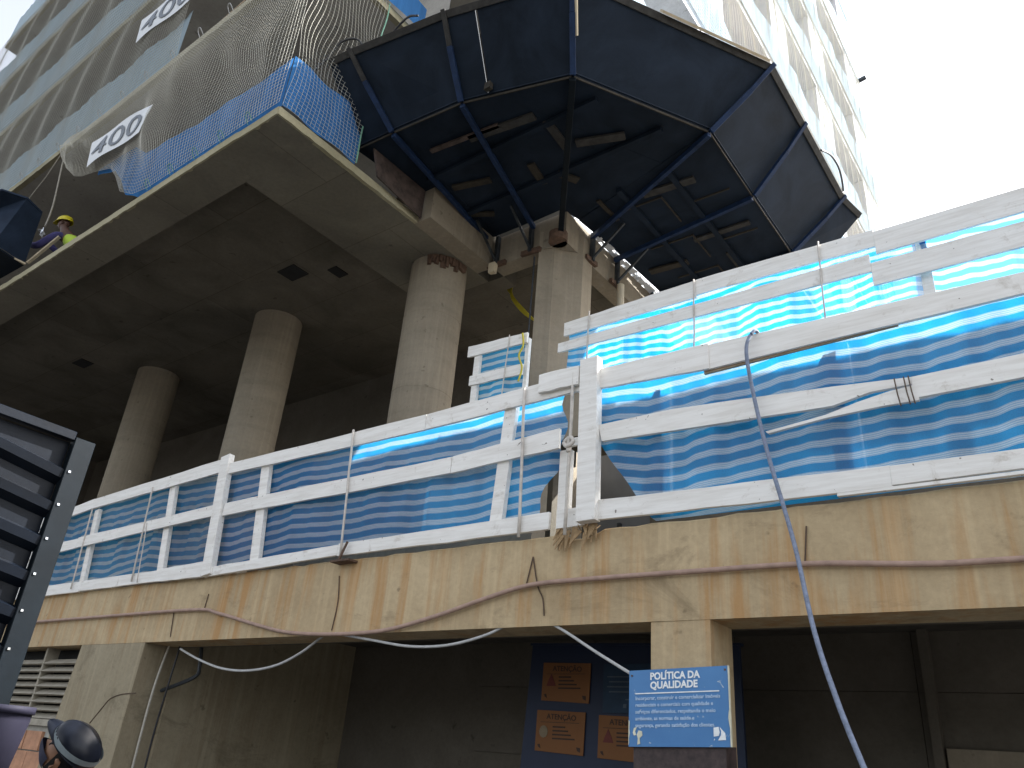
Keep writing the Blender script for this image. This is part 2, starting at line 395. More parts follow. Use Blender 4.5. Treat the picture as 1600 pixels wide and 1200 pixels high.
# ------------------------------------------------ louvre grille
lv = thing('louvred_vent', 'concrete louvred vent with eight slats above the clay bricks', 'vent', (-10.7, 4.72, 1.66))
for k in range(8):
    z = 1.70+k*.087
    for x0, x1 in ((-12.6, -10.86), (-10.82, -9.84)):
        mb = MB(); a = [(x0, 4.66, z), (x0, 4.70, z-.012), (x0, 4.80, z+.045), (x0, 4.76, z+.06)]
        mb.prism(a, (x1-x0, 0, 0)); build('slat', mb, 'slat', lv)
build('mullion', MB().box(-10.86, -10.82, 4.68, 4.83, 1.62, 2.5), 'slat', lv)
build('sill', MB().box(-12.6, -9.84, 4.66, 4.86, 1.62, 1.69), 'slat', lv)
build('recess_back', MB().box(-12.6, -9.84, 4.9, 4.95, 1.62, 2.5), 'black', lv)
# ------------------------------------------------ clay bricks
brickme = None
for r in range(7):
    for c in range(6):
        x = -11.9 + c*.40 + (.17 if r % 2 else 0); z = 1.36 - r*.215
        if x > -10.35: continue
        if brickme is None:
            mb = MB().box(0, .385, 0, .06, 0, .2)
            brickme = bpy.data.meshes.new('brick'); brickme.from_pydata([tuple(v) for v in mb.v], [], mb.f); brickme.materials.append(M['brick'])
        o = link(bpy.data.objects.new('brick', brickme)); o.parent = pod
        o.location = Vector((x, 4.675+random.uniform(0, .012), z)) - pod.location
# torn sacking and chipped mortar on the beam top below the fence gap
rg = MB()
for i in range(26):
    a = random.uniform(-.22, .22); p = Vector((-2.98+a*.8, 4.57, 3.15+random.uniform(-.03, .03)))
    q = p + Vector((random.uniform(-.05, .05), random.uniform(-.05, 0), random.uniform(-.16, .03)))
    rg.bar(p, q, .045, .008, (0, 1, 0), .006, .004)
build('frayed_sacking', rg, 'rag', loc=(-2.98, 4.57, 3.1), label='frayed brown sacking on the beam top under the gap between fences', cat='sacking')

# ================================================================== FENCES
def wv(x, a=1., s=0.):
    return a*(.020*math.sin(1.9*x+s)+.010*math.sin(4.3*x+1.3+s*2)+.0035*math.sin(9.7*x+s)+.001*math.sin(21*x+2*s))
def tarp(parent, x0, x1, z0, z1, y, mat='tarp', amp=1., seed=0., lf=None, rf=None, yfun=None, nu=None, name='striped_tarp', label=None):
    lf = lf or (lambda v: x0); rf = rf or (lambda v: x1); nu = nu or int(abs(x1-x0)/.035)+6
    def fn(u, v):
        a = lf(v); b = rf(v); x = a+(b-a)*u; z = z0+(z1-z0)*v
        fold = .020*math.sin(7*x+2.5*z+seed)+.012*math.sin(17*x-4*z+seed)+.006*math.sin(41*x+seed)
        yy = (yfun(x) if yfun else y)
        zz = z + (wv(x, amp*.8, seed) if 0 < v < 1 else 0)
        return (x, yy+fold*amp*math.sin(math.pi*min(1, max(0, v))), zz)
    def uvf(u, v, p):
        return (p[0], z0+(z1-z0)*v + wv(p[0], amp*1.3, seed+2)*(.4+.6*(1-v)))
    return build(name, MB().grid(fn, nu, 22, uvf), mat, parent, smooth=True, label=label)
def rail(parent, x0, x1, za, zb, za2=None, zb2=None, y=4.55, th=.028, name='rail_board', mat='board', j=.004, y2=None, label=None):
    """plank from x0 to x1; bottom za->za2, top zb->zb2"""
    za2 = za if za2 is None else za2; zb2 = zb if zb2 is None else zb2; y2 = y if y2 is None else y2
    n = 7; vs = []; rnd = random.Random(int(x0*100+za*1000))
    for i in range(n+1):
        t = i/n; x = x0+(x1-x0)*t; yy = y+(y2-y)*t + rnd.uniform(-j, j)*.5
        b = za+(za2-za)*t+rnd.uniform(-j, j); tp = zb+(zb2-zb)*t+rnd.uniform(-j, j)
        vs += [(x, yy-th/2, b), (x, yy-th/2, tp), (x, yy+th/2, tp), (x, yy+th/2, b)]
    fs = [(i*4+k, i*4+(k+1) % 4, i*4+4+(k+1) % 4, i*4+4+k) for i in range(n) for k in range(4)] + [(0, 1, 2, 3), (n*4+3, n*4+2, n*4+1, n*4)]
    return build(name, MB().add(vs, fs), mat, parent, bevel=.002, label=label)
def post(parent, xt, zt, xb, zb, w, y=4.59, th=.05, name='post', mat='board', yt=None):
    return build(name, MB().bar((xb, y, zb), (xt, yt or y, zt), w, th, (0, 1, 0)), mat, parent, bevel=.003)
def rod(parent, xt, zt, xb, zb, y=4.515, r=.010, name='tie_rod', mat='rod', yt=None):
    m = [(xb, y, zb)]; 
    for i in range(1, 6): t = i/6; m.append((xb+(xt-xb)*t+random.uniform(-.004, .004), y+((yt or y)-y)*t, zb+(zt-zb)*t))
    m.append((xt, yt or y, zt))
    return build(name, MB().tube(m, r, 6), mat, parent, smooth=True)

# left fence: panels left of the thick post; the line bends away at the far end
yl = lambda x: 4.55 + max(0, (-9.0-x))*0.0
fa = thing('guard_fence', 'far left white plank fence with shade-toned striped tarp, left of the leaning thick post', 'fence', (-9.6, 4.55, 3.14), 'white plank guard fences')
rail(fa, -13.5, -10.55, 3.98, 4.12, 4.22, 4.355)
rail(fa, -10.56, -7.72, 4.215, 4.345, 4.285, 4.45)
rail(fa, -13.5, -10.6, 3.62, 3.78, 3.70, 3.83)
rail(fa, -10.62, -7.63, 3.70, 3.835, 3.777, 3.905, y=4.535)
rail(fa, -13.5, -10.2, 3.12, 3.24, 3.12, 3.25)
rail(fa, -10.2, -8.35, 3.13, 3.25, 3.13, 3.26)
rail(fa, -8.36, -7.55, 3.125, 3.27, 3.12, 3.28, y=4.54)
post(fa, -8.70, 4.27, -8.47, 3.2, .115); post(fa, -10.45, 4.2, -10.25, 3.2, .10); post(fa, -12.1, 4.1, -11.95, 3.2, .1)
rod(fa, -9.07, 4.30, -8.93, 3.16, name='tie_rod'); rod(fa, -10.47, 4.2, -10.36, 3.16); rod(fa, -8.96, 3.84, -8.80, 3.14, r=.006)
tarp(fa, -13.5, -7.6, 3.2, 4.32, 4.60, 'tarp_shaded', 1.2, .4, yfun=lambda x: 4.63)
# middle fence
fb = thing('guard_fence', 'middle white plank fence from the leaning thick post to the torn gap', 'fence', (-5.4, 4.55, 3.14), 'white plank guard fences')
post(fb, -7.65, 4.47, -7.47, 3.13, .155, y=4.545, th=.07, name='thick_post')
rail(fb, -7.56, -4.62, 4.245, 4.375, 4.215, 4.36)
rail(fb, -4.615, -3.02, 4.215, 4.362, 4.235, 4.39)
rail(fb, -3.37, -2.99, 4.275, 4.44, 4.27, 4.43, y=4.51, th=.03, name='patch_board')
rail(fb, -7.47, -4.25, 3.763, 3.905, 3.752, 3.90)
rail(fb, -4.245, -3.17, 3.752, 3.90, 3.79, 3.955)
rail(fb, -7.44, -5.5, 3.12, 3.215, 3.17, 3.27)
rail(fb, -5.5, -3.22, 3.165, 3.275, 3.165, 3.30)
post(fb, -6.93, 4.26, -6.76, 3.2, .135); post(fb, -3.69, 4.26, -3.75, 3.2, .12)
post(fb, -3.16, 3.80, -3.16, 3.2, .10, y=4.64)
rod(fb, -5.55, 4.38, -5.42, 3.12, r=.011); rod(fb, -3.52, 4.36, -3.47, 3.13, r=.012); rod(fb, -3.045, 4.38, -3.055, 3.10, r=.013, y=4.505)
build('knot_of_rope', MB().tube(curve_pts([(-3.05, 4.5, 3.84), (-3.09, 4.49, 3.80), (-3.05, 4.48, 3.76), (-3.01, 4.49, 3.80), (-3.05, 4.5, 3.84), (-3.05, 4.49, 3.72)], 5), .016, 6), 'rod', fb, smooth=True)
tarp(fb, -7.6, -3.2, 3.2, 4.33, 4.62, 'tarp', .8, 1.1, rf=lambda v: -3.44+.25*min(1, v/.5) + .03*math.sin(v*20))
build('steel_angle', MB().box(-5.52, -5.28, 4.49, 4.6, 3.10, 3.118), 'rust', fb)
build('steel_strut', MB().bar((-5.42, 4.5, 3.11), (-5.34, 4.5, 3.27), .02, .012, (0, 1, 0)), 'rust', fb)
# right fence
fc = thing('guard_fence', 'nearest white plank fence on the right with the split middle board', 'fence', (-1, 4.55, 3.14), 'white plank guard fences')
post(fc, -2.90, 4.47, -2.88, 3.18, .155, y=4.525, th=.08, name='thick_post')
rail(fc, -3.03, -1.95, 4.225, 4.385, 4.165, 4.36)
rail(fc, -1.95, 3.2, 4.165, 4.358, 4.22, 4.24, y=4.56)
build('batten', MB().bar((-2.0, 4.575, 4.16), (-.75, 4.575, 4.19), .02, .03, (0, 0, 1)), 'rawwood', fc)
build('rail_board', MB().prism([(-2.821, 4.530, 3.907), (-2.253, 4.530, 3.913), (-1.812, 4.530, 3.886), (-1.159, 4.530, 3.840), (-0.690, 4.530, 3.798), (-0.689, 4.530, 3.757), (-0.946, 4.530, 3.757), (-1.171, 4.530, 3.713), (-1.363, 4.530, 3.719), (-1.523, 4.530, 3.726), (-2.089, 4.530, 3.746), (-2.789, 4.530, 3.775)], (0, .03, 0)), 'board', fc, label='split middle board with a pointed end')
build('rail_board', MB().prism([(-1.584, 4.520, 3.619), (-1.406, 4.520, 3.637), (-1.211, 4.520, 3.658), (-1.021, 4.520, 3.703), (-0.840, 4.520, 3.734), (-0.689, 4.520, 3.744), (-0.696, 4.520, 3.645), (-0.886, 4.520, 3.649), (-1.213, 4.520, 3.637), (-1.569, 4.520, 3.603)], (0, .025, 0)), 'board', fc, label='splintered lower half of the split board')
rail(fc, -.72, 3.2, 3.66, 3.80, 3.70, 3.86, y=4.535)
for t in (-.79, -.74, -.715): build('wire_tie', MB().tube([(t, 4.505, 3.62), (t-.008, 4.50, 3.70), (t-.014, 4.505, 3.80)], .004, 5), 'wire', fc)
rail(fc, -3.17, -2.93, 3.17, 3.31, 3.175, 3.31, y=4.57, name='rail_board')
rail(fc, -2.84, -.9, 3.19, 3.335, 3.16, 3.29)
rail(fc, -.9, 3.2, 3.175, 3.29, 3.15, 3.26)
rail(fc, -1.2, 3.2, 3.145, 3.165, 3.145, 3.172, y=4.553, th=.03)
rail(fc, -3.2, -2.85, 3.84, 3.90, 3.83, 3.90, y=4.66, name='back_board')
post(fc, -2.34, 4.2, -2.345, 3.2, .045, y=4.70, name='back_post'); post(fc, -1.11, 4.2, -1.09, 3.2, .07, y=4.70, name='back_post')
post(fc, .6, 4.2, .62, 3.2, .07, y=4.70, name='back_post')
tarp(fc, -3.06, 3.2, 3.16, 4.34, 4.62, 'tarp', 1.15, 3.2, lf=lambda v: -2.40-.84*v if v < .6 else -2.904-.16*(v-.6)/.4)
# ramp with its fence, behind
ramp = thing('concrete_ramp', 'beige concrete ramp edge seen through the gap between the two fences', 'ramp', (0, 6.6, 3.1))
build('ramp_slab', MB().box(-4.62, 8, 6.57, 7.2, 4.87, 5.42), 'column', ramp)
build('shading_parapet', MB().box(-7.2, -3.98, 5.36, 5.56, 3.1, 4.72), 'column', ramp)  # wall added behind the tarp to shade the middle fence
build('landing', MB().box(-5.95, -4.64, 6.12, 7.0, 4.7, 4.95), 'soffit', ramp)
build('landing_wall', MB().box(-5.6, -4.66, 6.6, 6.8, 3.1, 4.7), 'soffit', ramp)
build('steel_door', MB().box(-5.0, -4.2, 7.95, 8.0, 3.1, 5.3), 'door', ramp); build('door_handle', MB().box(-4.62, -4.58, 7.9, 7.95, 3.7, 4.3), 'steel_dark', ramp)  # door made taller to keep sun off the square column
build('door_frame', MB().box(-4.2, -4.1, 7.93, 8.0, 3.1, 5.3), 'soffit', ramp)
build('rear_wall', MB().box(-4.09, 3, 8.0, 8.15, 3.1, 5.3), 'darkwall', ramp)  # wall raised with the door to block sun on the column base
fd = thing('ramp_fence', 'higher white plank fence behind, standing on the ramp with sunlit striped tarp', 'fence', (-1, 6.6, 5.42), 'white plank guard fences')
rail(fd, -4.596, -2.933, 6.165, 6.342, 6.177, 6.391, y=6.570)
rail(fd, -2.933, -1.161, 6.208, 6.397, 6.171, 6.354, y=6.570)
rail(fd, -1.161, 6.722, 6.086, 6.330, 6.110, 6.293, y=6.570)
rail(fd, -4.663, -1.222, 5.963, 6.086, 5.902, 6.092, y=6.560)
rail(fd, -1.222, 6.722, 5.756, 6.000, 5.731, 5.976, y=6.570)
for x in (-4.24, -2.945, -1.65): rod(fd, x, 6.39, x-.018, 5.40, y=6.535, r=.009)
for x in (-.8, 1.1, 3.0): post(fd, x, 6.3, x, 5.4, .09, y=6.66)
tarp(fd, -4.57, 6.7, 5.30, 6.30, 6.63, 'tarp', 1.3, 5.0, name='striped_tarp')
fe = thing('short_fence', 'short white plank fence with dark striped tarp beside the square column', 'fence', (-5.2, 6.2, 4.95), 'white plank guard fences')
rail(fe, -5.71, -4.82, 5.985, 6.13, 5.95, 6.085, y=6.17); rail(fe, -5.64, -4.86, 5.585, 5.715, 5.56, 5.69, y=6.17)
post(fe, -5.57, 5.99, -5.57, 4.93, .085, y=6.2); rod(fe, -5.07, 6.11, -5.13, 4.95, y=6.14, r=.007)
post(fe, -4.86, 6.05, -4.86, 4.93, .05, y=6.24)
tarp(fe, -5.55, -4.84, 4.98, 6.02, 6.24, 'tarp_shaded', .9, 2.2)
build('frayed_cord', MB().tube(curve_pts([(-4.87, 6.13, 6.07), (-4.84, 6.12, 5.9), (-4.89, 6.12, 5.78), (-4.84, 6.13, 5.62), (-4.87, 6.12, 5.45)], 6), .012, 5), 'yellowcable', fe)

# ================================================================== TOWER
tw = thing('concrete_tower', 'unfinished concrete apartment tower on round columns with netted balconies', 'building', (-8, 10, 3.1))
def slab(x0, x1, y0, y1, z0, z1, name='slab', mat='soffit', par=tw): return build(name, MB().box(x0, x1, y0, y1, z0, z1), mat, par)
# first slab: hanging edge band (z 8.0) round a recessed ceiling (z 8.3)
def ragged(x0, x1, y, z0, z1, dy, seed, axis='x', step=.09):
    rnd = random.Random(seed); mb = MB(); n = int(abs(x1-x0)/step); vs = []
    off = 0
    for i in range(n+1):
        t = x0+(x1-x0)*i/n
        if rnd.random() < .15: off = rnd.uniform(-.03, .012)
        o = off+rnd.uniform(-.006, .006)
        for (a, z) in ((y, z0+rnd.uniform(-.012, .004)), (y+dy*0, z1), (y+.09*(1 if dy > 0 else -1), z1), (y+.09*(1 if dy > 0 else -1), z0+.003)):
            vs.append((t, a+o*.3, z) if axis == 'x' else (a+o*.3, t, z))
    fs = [(i*4+k, i*4+(k+1) % 4, i*4+4+(k+1) % 4, i*4+4+k) for i in range(n) for k in range(4)] + [(0, 1, 2, 3), (n*4+3, n*4+2, n*4+1, n*4)]
    return mb.add(vs, fs)
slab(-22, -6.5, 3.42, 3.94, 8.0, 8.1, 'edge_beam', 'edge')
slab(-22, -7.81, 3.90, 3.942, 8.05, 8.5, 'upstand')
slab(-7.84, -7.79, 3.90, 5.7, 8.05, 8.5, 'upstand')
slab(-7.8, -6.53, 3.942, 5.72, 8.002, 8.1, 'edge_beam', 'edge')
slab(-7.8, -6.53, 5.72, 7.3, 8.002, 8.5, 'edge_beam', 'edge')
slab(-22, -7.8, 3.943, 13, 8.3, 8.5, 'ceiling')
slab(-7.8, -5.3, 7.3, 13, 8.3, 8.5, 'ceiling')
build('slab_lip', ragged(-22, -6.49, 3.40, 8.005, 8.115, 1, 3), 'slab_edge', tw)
build('slab_lip', ragged(3.41, 5.72, -6.47, 8.008, 8.112, -1, 4, 'y'), 'slab_edge', tw)
build('notch_block', MB().box(-6.53, -6.24, 5.71, 7.05, 8.004, 8.62), 'column', tw)
build('front_beam', MB().box(-6.24, -5.0, 7.05, 7.3, 8.0, 8.5), 'column', tw)
build('side_beam', MB().box(-5.25, -5.0, 7.3, 24, 8.0, 8.5), 'column', tw)
build('beam_haunch', MB().box(-7.8, -6.24, 7.3, 7.6, 8.0, 8.5), 'soffit', tw)
for k, (cx, cy) in enumerate(((-6.98, 6.72), (-10.83, 6.75), (-14.95, 6.9))):
    mb = MB().cyl((cx, cy), .405, 3.1, 8.0 if k == 0 else 8.3, 40, rings=6)
    build('round_column', mb, 'column', tw, smooth=False)
    # plaster collar marks
    [build('column_joint', MB().cyl((cx, cy), .4085, zz_, zz_+hh_, 40), 'column', tw) for zz_, hh_ in ((4.60, .05), (5.95, .02), (7.1, .02))]
build('square_column', MB().add([(-5.42, 7.03, 3.1), (-5.22, 7.12, 3.1), (-4.95, 7.42, 3.1), (-4.98, 7.7, 3.1), (-5.5, 7.7, 3.1), (-5.42, 7.03, 8.3), (-5.22, 7.12, 8.3), (-4.95, 7.42, 8.3), (-4.98, 7.7, 8.3), (-5.5, 7.7, 8.3)],
      [(4, 3, 2, 1, 0), (5, 6, 7, 8, 9), (0, 1, 6, 5), (1, 2, 7, 6), (2, 3, 8, 7), (3, 4, 9, 8), (4, 0, 5, 9)]), 'column', tw)
build('broken_column_head', (lambda mb: [mb.box(-6.98+.41*math.cos(a)-.03, -6.98+.41*math.cos(a)+.03, 6.72+.41*math.sin(a)-.03, 6.72+.41*math.sin(a)+.03, 7.8+random.uniform(0, .1), 8.0, .012) for a in [(-1.15+i*.12) for i in range(12)]] and mb)(MB()), 'rust', tw)
# near-black plates; the shade of ceiling openings is put into their colour
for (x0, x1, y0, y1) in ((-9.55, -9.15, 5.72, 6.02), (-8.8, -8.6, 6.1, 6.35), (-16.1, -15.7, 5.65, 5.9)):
    build('ceiling_hole_shade', MB().box(x0, x1, y0, y1, 8.285, 8.302), 'black', tw)
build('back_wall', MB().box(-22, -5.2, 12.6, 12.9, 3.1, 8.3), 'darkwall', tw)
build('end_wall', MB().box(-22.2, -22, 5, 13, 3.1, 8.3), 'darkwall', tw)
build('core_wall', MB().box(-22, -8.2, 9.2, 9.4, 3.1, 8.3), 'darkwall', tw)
# upper floors
ZS = [10.95, 13.9, 16.85, 19.8, 22.75, 25.7, 28.65, 31.6, 34.55]
for i, z in enumerate(ZS):
    xl = -30 if z < 18 else -23.4
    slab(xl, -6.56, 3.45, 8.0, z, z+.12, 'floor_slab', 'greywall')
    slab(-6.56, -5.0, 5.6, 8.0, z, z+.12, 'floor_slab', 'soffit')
    slab(-22, -4.06, 8.0, 24.2, z, z+.12, 'floor_slab', 'sunwall')  # slab takes the pale wall tone to paint in sun-side glare
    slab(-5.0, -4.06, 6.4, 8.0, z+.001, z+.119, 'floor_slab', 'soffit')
    if z < 20:
        build('slab_lip', ragged(max(xl, -26), -6.5, 3.40, z-.004, z+.125, 1, 10+i), 'slab_edge', tw)
        build('slab_lip', ragged(3.42, 5.6, -6.5, z-.004, z+.125, -1, 30+i, 'y'), 'slab_edge', tw)
    build('slab_lip', ragged(6.4, 24.2, -4.0, z-.004, z+.14, -1, 50+i, 'y', .2), 'sunwall', tw)
    z1 = z+2.95 if i < len(ZS)-1 else z+2.95
    slab(xl+1.6, -6.4, 5.6, 5.75, z+.12, z1, 'facade_wall', 'greywall')
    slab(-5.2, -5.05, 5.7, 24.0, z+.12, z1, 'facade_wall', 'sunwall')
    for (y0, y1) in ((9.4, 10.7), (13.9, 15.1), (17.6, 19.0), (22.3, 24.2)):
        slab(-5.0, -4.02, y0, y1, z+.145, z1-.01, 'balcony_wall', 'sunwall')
    for (y0, y1) in ((11.2, 12.6), (16.0, 17.0), (20.2, 21.4)):
        slab(-5.05, -5.02, y0, y1, z+.13, z1-.02, 'brick_infill', 'redbrick')
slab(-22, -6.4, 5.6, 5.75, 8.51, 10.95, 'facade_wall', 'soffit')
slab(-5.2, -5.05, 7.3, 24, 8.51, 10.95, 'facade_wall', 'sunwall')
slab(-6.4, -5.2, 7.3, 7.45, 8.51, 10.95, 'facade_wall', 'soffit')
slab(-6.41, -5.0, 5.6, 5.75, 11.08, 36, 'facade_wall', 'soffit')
slab(-5.0, -4.3, 6.2, 6.35, 11.08, 36, 'facade_wall', 'sunwall')
build('debris_strip', (lambda mb: [mb.box(-5.0+random.uniform(-.04, .04), -4.93+random.uniform(0, .05), y, y+random.uniform(.05, .2), 8.5, 8.53+random.uniform(0, .05), .01) for y in [7.7+i*.09 for i in range(26)]] and mb)(MB()), 'sunwall', tw)

# ------------------------------------------------ shade cloth bands
def cloth(name, fn, nu, nv, mat, label, cat='shade cloth', group='shade cloth bands on the balconies', loc=(0, 0, 0)):
    return build(name, MB().grid(fn, nu, nv), mat, loc=loc, smooth=True, label=label, cat=cat, group=group)
def interp(x, pts):
    pts = sorted(pts)
    if x <= pts[0][0]: return pts[0][1]
    for (a, va), (b, vb) in zip(pts, pts[1:]):
        if x <= b: return va+(vb-va)*(x-a)/(b-a)
    return pts[-1][1]
botf = lambda x: interp(x, [(-13.3, 10.75), (-12.9, 10.2), (-12.27, 9.72), (-11.9, 9.55), (-11.46, 9.43), (-10.8, 9.2), (-10.46, 8.88), (-10.1, 8.45), (-9.63, 8.2), (-9.2, 8.12)])
topf = lambda x: interp(x, [(-11.6, 9.52), (-11.0, 9.55), (-10.3, 9.42), (-9.9, 9.12), (-9.5, 9.08), (-9.0, 9.0), (-8, 8.95), (-6.5, 8.92)])
cloth('shade_cloth', lambda u, v: ((lambda x: (x, 3.44+.012*math.sin(5*x)*v+.004*math.sin(13*x), botf(x)+(topf(x)-botf(x))*v+.004*math.sin(12*x)))(-11.5+5.0*u)), 200, 10, 'shade_blue', 'bright blue shade cloth on the front of the lowest balcony, sagging at its left end', loc=(-8, 3.4, 8.1))
cloth('shade_cloth', lambda u, v: (-6.46+.02*math.sin(11*u)-.0*v, 3.42+1.13*u, 8.13+(.78-.02*u)*v), 30, 8, 'shade_blue', 'bright blue shade cloth round the corner side of the lowest balcony', loc=(-6.5, 4, 8.1))
def band(x0, x1, z0, h, y, amp, label, mat='shade_grey', wavy=0.):
    cloth('shade_cloth', lambda u, v: ((lambda x: (x, y+amp*math.sin(4*x)*v+.01*math.sin(19*x), z0+(h+wavy*math.sin(1.7*x)+.4*wavy*math.sin(6*x))*v))(x0+(x1-x0)*u)), 120, 4, mat, label, loc=((x0+x1)/2, y, z0))
band(-24, -9.95, 11.07, 1.0, 3.41, .02, 'pale grey blue shade cloth above the second slab, behind the upper banner', wavy=.02)
band(-27, -6.5, 14.03, 1.1, 3.40, .012, 'grey blue shade cloth band on the third balcony, above the upper banner')
band(-30, -6.5, 16.98, 1.12, 3.40, .012, 'grey blue shade cloth band on the fourth balcony, reaching farthest left')
band(-23.4, -6.5, 19.93, 1.12, 3.40, .012, 'grey blue shade cloth band in the top left corner of the photo')
cloth('shade_cloth', lambda u, v: (-6.45+.02*math.sin(9*u), 3.45+1.75*u, 11.07+.5*v), 20, 6, 'shade_blue', 'ragged blue cloth end on the second balcony corner above the tray', loc=(-6.5, 4, 11))
labs = ['first pale cloth band above the tray on the sunlit side', 'second pale cloth band on the sunlit side', 'third pale cloth band on the sunlit side', 'fourth pale cloth band on the sunlit side', 'fifth pale cloth band on the sunlit side', 'sixth pale cloth band on the sunlit side', 'seventh pale cloth band on the sunlit side', 'eighth pale cloth band on the sunlit side']
for i, z in enumerate(ZS[:8]):
    cloth('shade_cloth', lambda u, v, z=z, i=i: (-3.96+.03*math.sin(7*u*9+i)*v, 6.5+17.7*u, z+.14+(1.05+.06*math.sin(u*21+i*2)+.04*math.sin(u*60+i))*v), 110, 4, 'shade_pale', labs[i], loc=(-4, 12, z))

# ------------------------------------------------ nets (real cords)
def net(name, P, nu, nv, su, sv, r, mat, label, loc, skip=None):
    """P(u,v)->point, nu vertical cords with sv segments, nv horizontal cords with su segments"""
    mb = MB()
    for i in range(nu+1):
        u = i/nu; pts = [P(u, j/sv) for j in range(sv+1)]
        mb.tube(pts, r, 3, False)
    for j in range(nv+1):
        v = j/nv; pts = [P(i/su, v) for i in range(su+1)]
        mb.tube(pts, r, 3, False)
    return build(name, mb, mat, loc=loc, label=label, cat='safety net', group='safety nets on the tower')
def P1(u, v):
    x = -13.25+6.82*u; b = botf(x)+.0; z = b+(10.97-b)*v
    bil = math.sin(math.pi*v)
    xx = x + bil*(.05*math.sin(3.1*x+5*v)+.028*math.sin(9*x+9*v)) + (.05*math.sin(14*v+x*1.3))*bil
    g = max(0, (-11.6-x))/1.7
    ed = min(1, max(0, (-6.43-x)/.45)); xx = x+(xx-x)*ed; bil *= ed
    return (xx, 3.36-.10*bil*(1+.6*math.sin(1.9*x))-.02*math.sin(13*v+5*x)*bil, z-.02*bil*math.sin(6*x))
net('safety_net', P1, 128, 56, 150, 26, .0022, 'net', 'white square mesh net hanging over the front of the lowest balcony', (-9, 3.4, 8.1))
def P1s(u, v):
    y = 3.40+1.12*u; bil = math.sin(math.pi*v); z = 8.1+2.85*v
    return (-6.41+.035*bil*(1+math.sin(5*u+7*v)), y+.05*bil*math.sin(11*v+3*u), z)
net('safety_net', P1s, 20, 56, 24, 30, .0022, 'net', 'white square mesh net on the side return of the lowest balcony corner', (-6.45, 4, 8.1))
build('edge_cord', MB().tube([P1s(1, j/30) for j in range(31)], .010, 5), 'green', loc=(-6.45, 4.5, 8.1), label='green edge cord down the right side of the corner net', cat='cord')
def P2(u, v):
    x = -24+14.15*u; bil = math.sin(math.pi*v)
    return (x+bil*(.04*math.sin(4*x+4*v)), 3.34-.06*bil-.03*bil*math.sin(5*x), 11.0+2.9*v)
net('safety_net', P2, 200, 40, 150, 10, .0030, 'net_grey', 'net over the second balcony front, behind the upper numbered banner', (-16, 3.4, 11))
def P3(u, v, z=13.95, x0=-27, x1=-6.5):
    x = x0+(x1-x0)*u; bil = math.sin(math.pi*v)
    return (x+bil*.05*math.sin(3*x+4*v), 3.34-.06*bil-.04*bil*math.sin(4*x), z+2.9*v)
net('safety_net', P3, 230, 30, 120, 8, .0035, 'net_grey', 'net over the third balcony front, near the top of the picture', (-16, 3.4, 13.9))
net('safety_net', lambda u, v: P3(u, v, 16.9, -23, -6.5), 150, 24, 90, 6, .0035, 'net_grey', 'net over the fourth balcony front, at the top left', (-16, 3.4, 16.9))
def PR(u, v, z):
    y = 6.6+17.6*u; bil = math.sin(math.pi*v)
    return (-3.93+.07*bil+.03*bil*math.sin(9*y+z), y+.03*bil*math.sin(4*y), z+2.95*v)
for i, z in enumerate(ZS[1:5]):
    net('safety_net', lambda u, v, z=z: PR(u, v, z), 200, 34, 110, 6, .0035, 'net', ('lowest', 'second', 'third', 'fourth')[i]+' white net up the sunlit side of the tower', (-4, 14, z))
# vertical edge line of the far side
build('hoist_bracket', MB().bar((-4.6, 24.2, 25.9), (-3.72, 24.2, 26.05), .12, .12), 'steel_dark', loc=(-4, 24.2, 26.0), label='small dark bracket sticking out of the far right edge of the tower', cat='bracket')

# banners with figures
def banner(c0, c1, c2, c3, txt, label, y):
    """c0 bottom-left, c1 bottom-right, c2 top-right, c3 top-left"""
    b = thing('banner', label, 'banner', tuple(c0), 'numbered white banners on the nets')
    c0, c1, c2, c3 = map(Vector, (c0, c1, c2, c3))
    def S(u, v, o=0.):
        p = (c0*(1-u)+c1*u)*(1-v)+(c3*(1-u)+c2*u)*v
        return p+Vector((0, -.02*math.sin(7*u)*math.sin(3*v+1)-o, .035*math.sin(math.pi*u)))
    mb = MB().grid(lambda u, v: S(u, v), 20, 5); build('vinyl_sheet', mb, 'banner', b, smooth=True)
    t = text_mb(txt, 1, (0, 0, 0), (1, 0, 0), (0, 1, 0)); xs = [v[0] for v in t.v]; w_ = max(xs); hm = max(v[1] for v in t.v)
    bm = bmesh.new(); vs = [bm.verts.new(v) for v in t.v]
    for f in t.f:
        try: bm.faces.new([vs[i] for i in f])
        except ValueError: pass
    bmesh.ops.subdivide_edges(bm, edges=[e for e in bm.edges if e.calc_length() > .12], cuts=2)
    t2 = MB(); bm.verts.index_update()
    t2.add([S(.06+.86*v.co.x/w_, .17+.66*v.co.y/hm, .012+v.co.z) for v in bm.verts], [tuple(x.index for x in f.verts) for f in bm.faces]); bm.free()
    build('figures', t2, 'bannertext', b)
banner((-11.44, 3.24, 9.42), (-9.82, 3.24, 9.30), (-9.68, 3.22, 9.76), (-11.5, 3.2, 9.92), '400', 'white banner with grey figures on the lower net, above the sagging blue cloth', 3.2)
banner((-11.5, 3.24, 12.18), (-9.75, 3.24, 12.05), (-9.6, 3.22, 12.6), (-11.52, 3.2, 12.72), '400', 'white banner with grey figures on the upper net, cut by the top of the photo', 3.2)

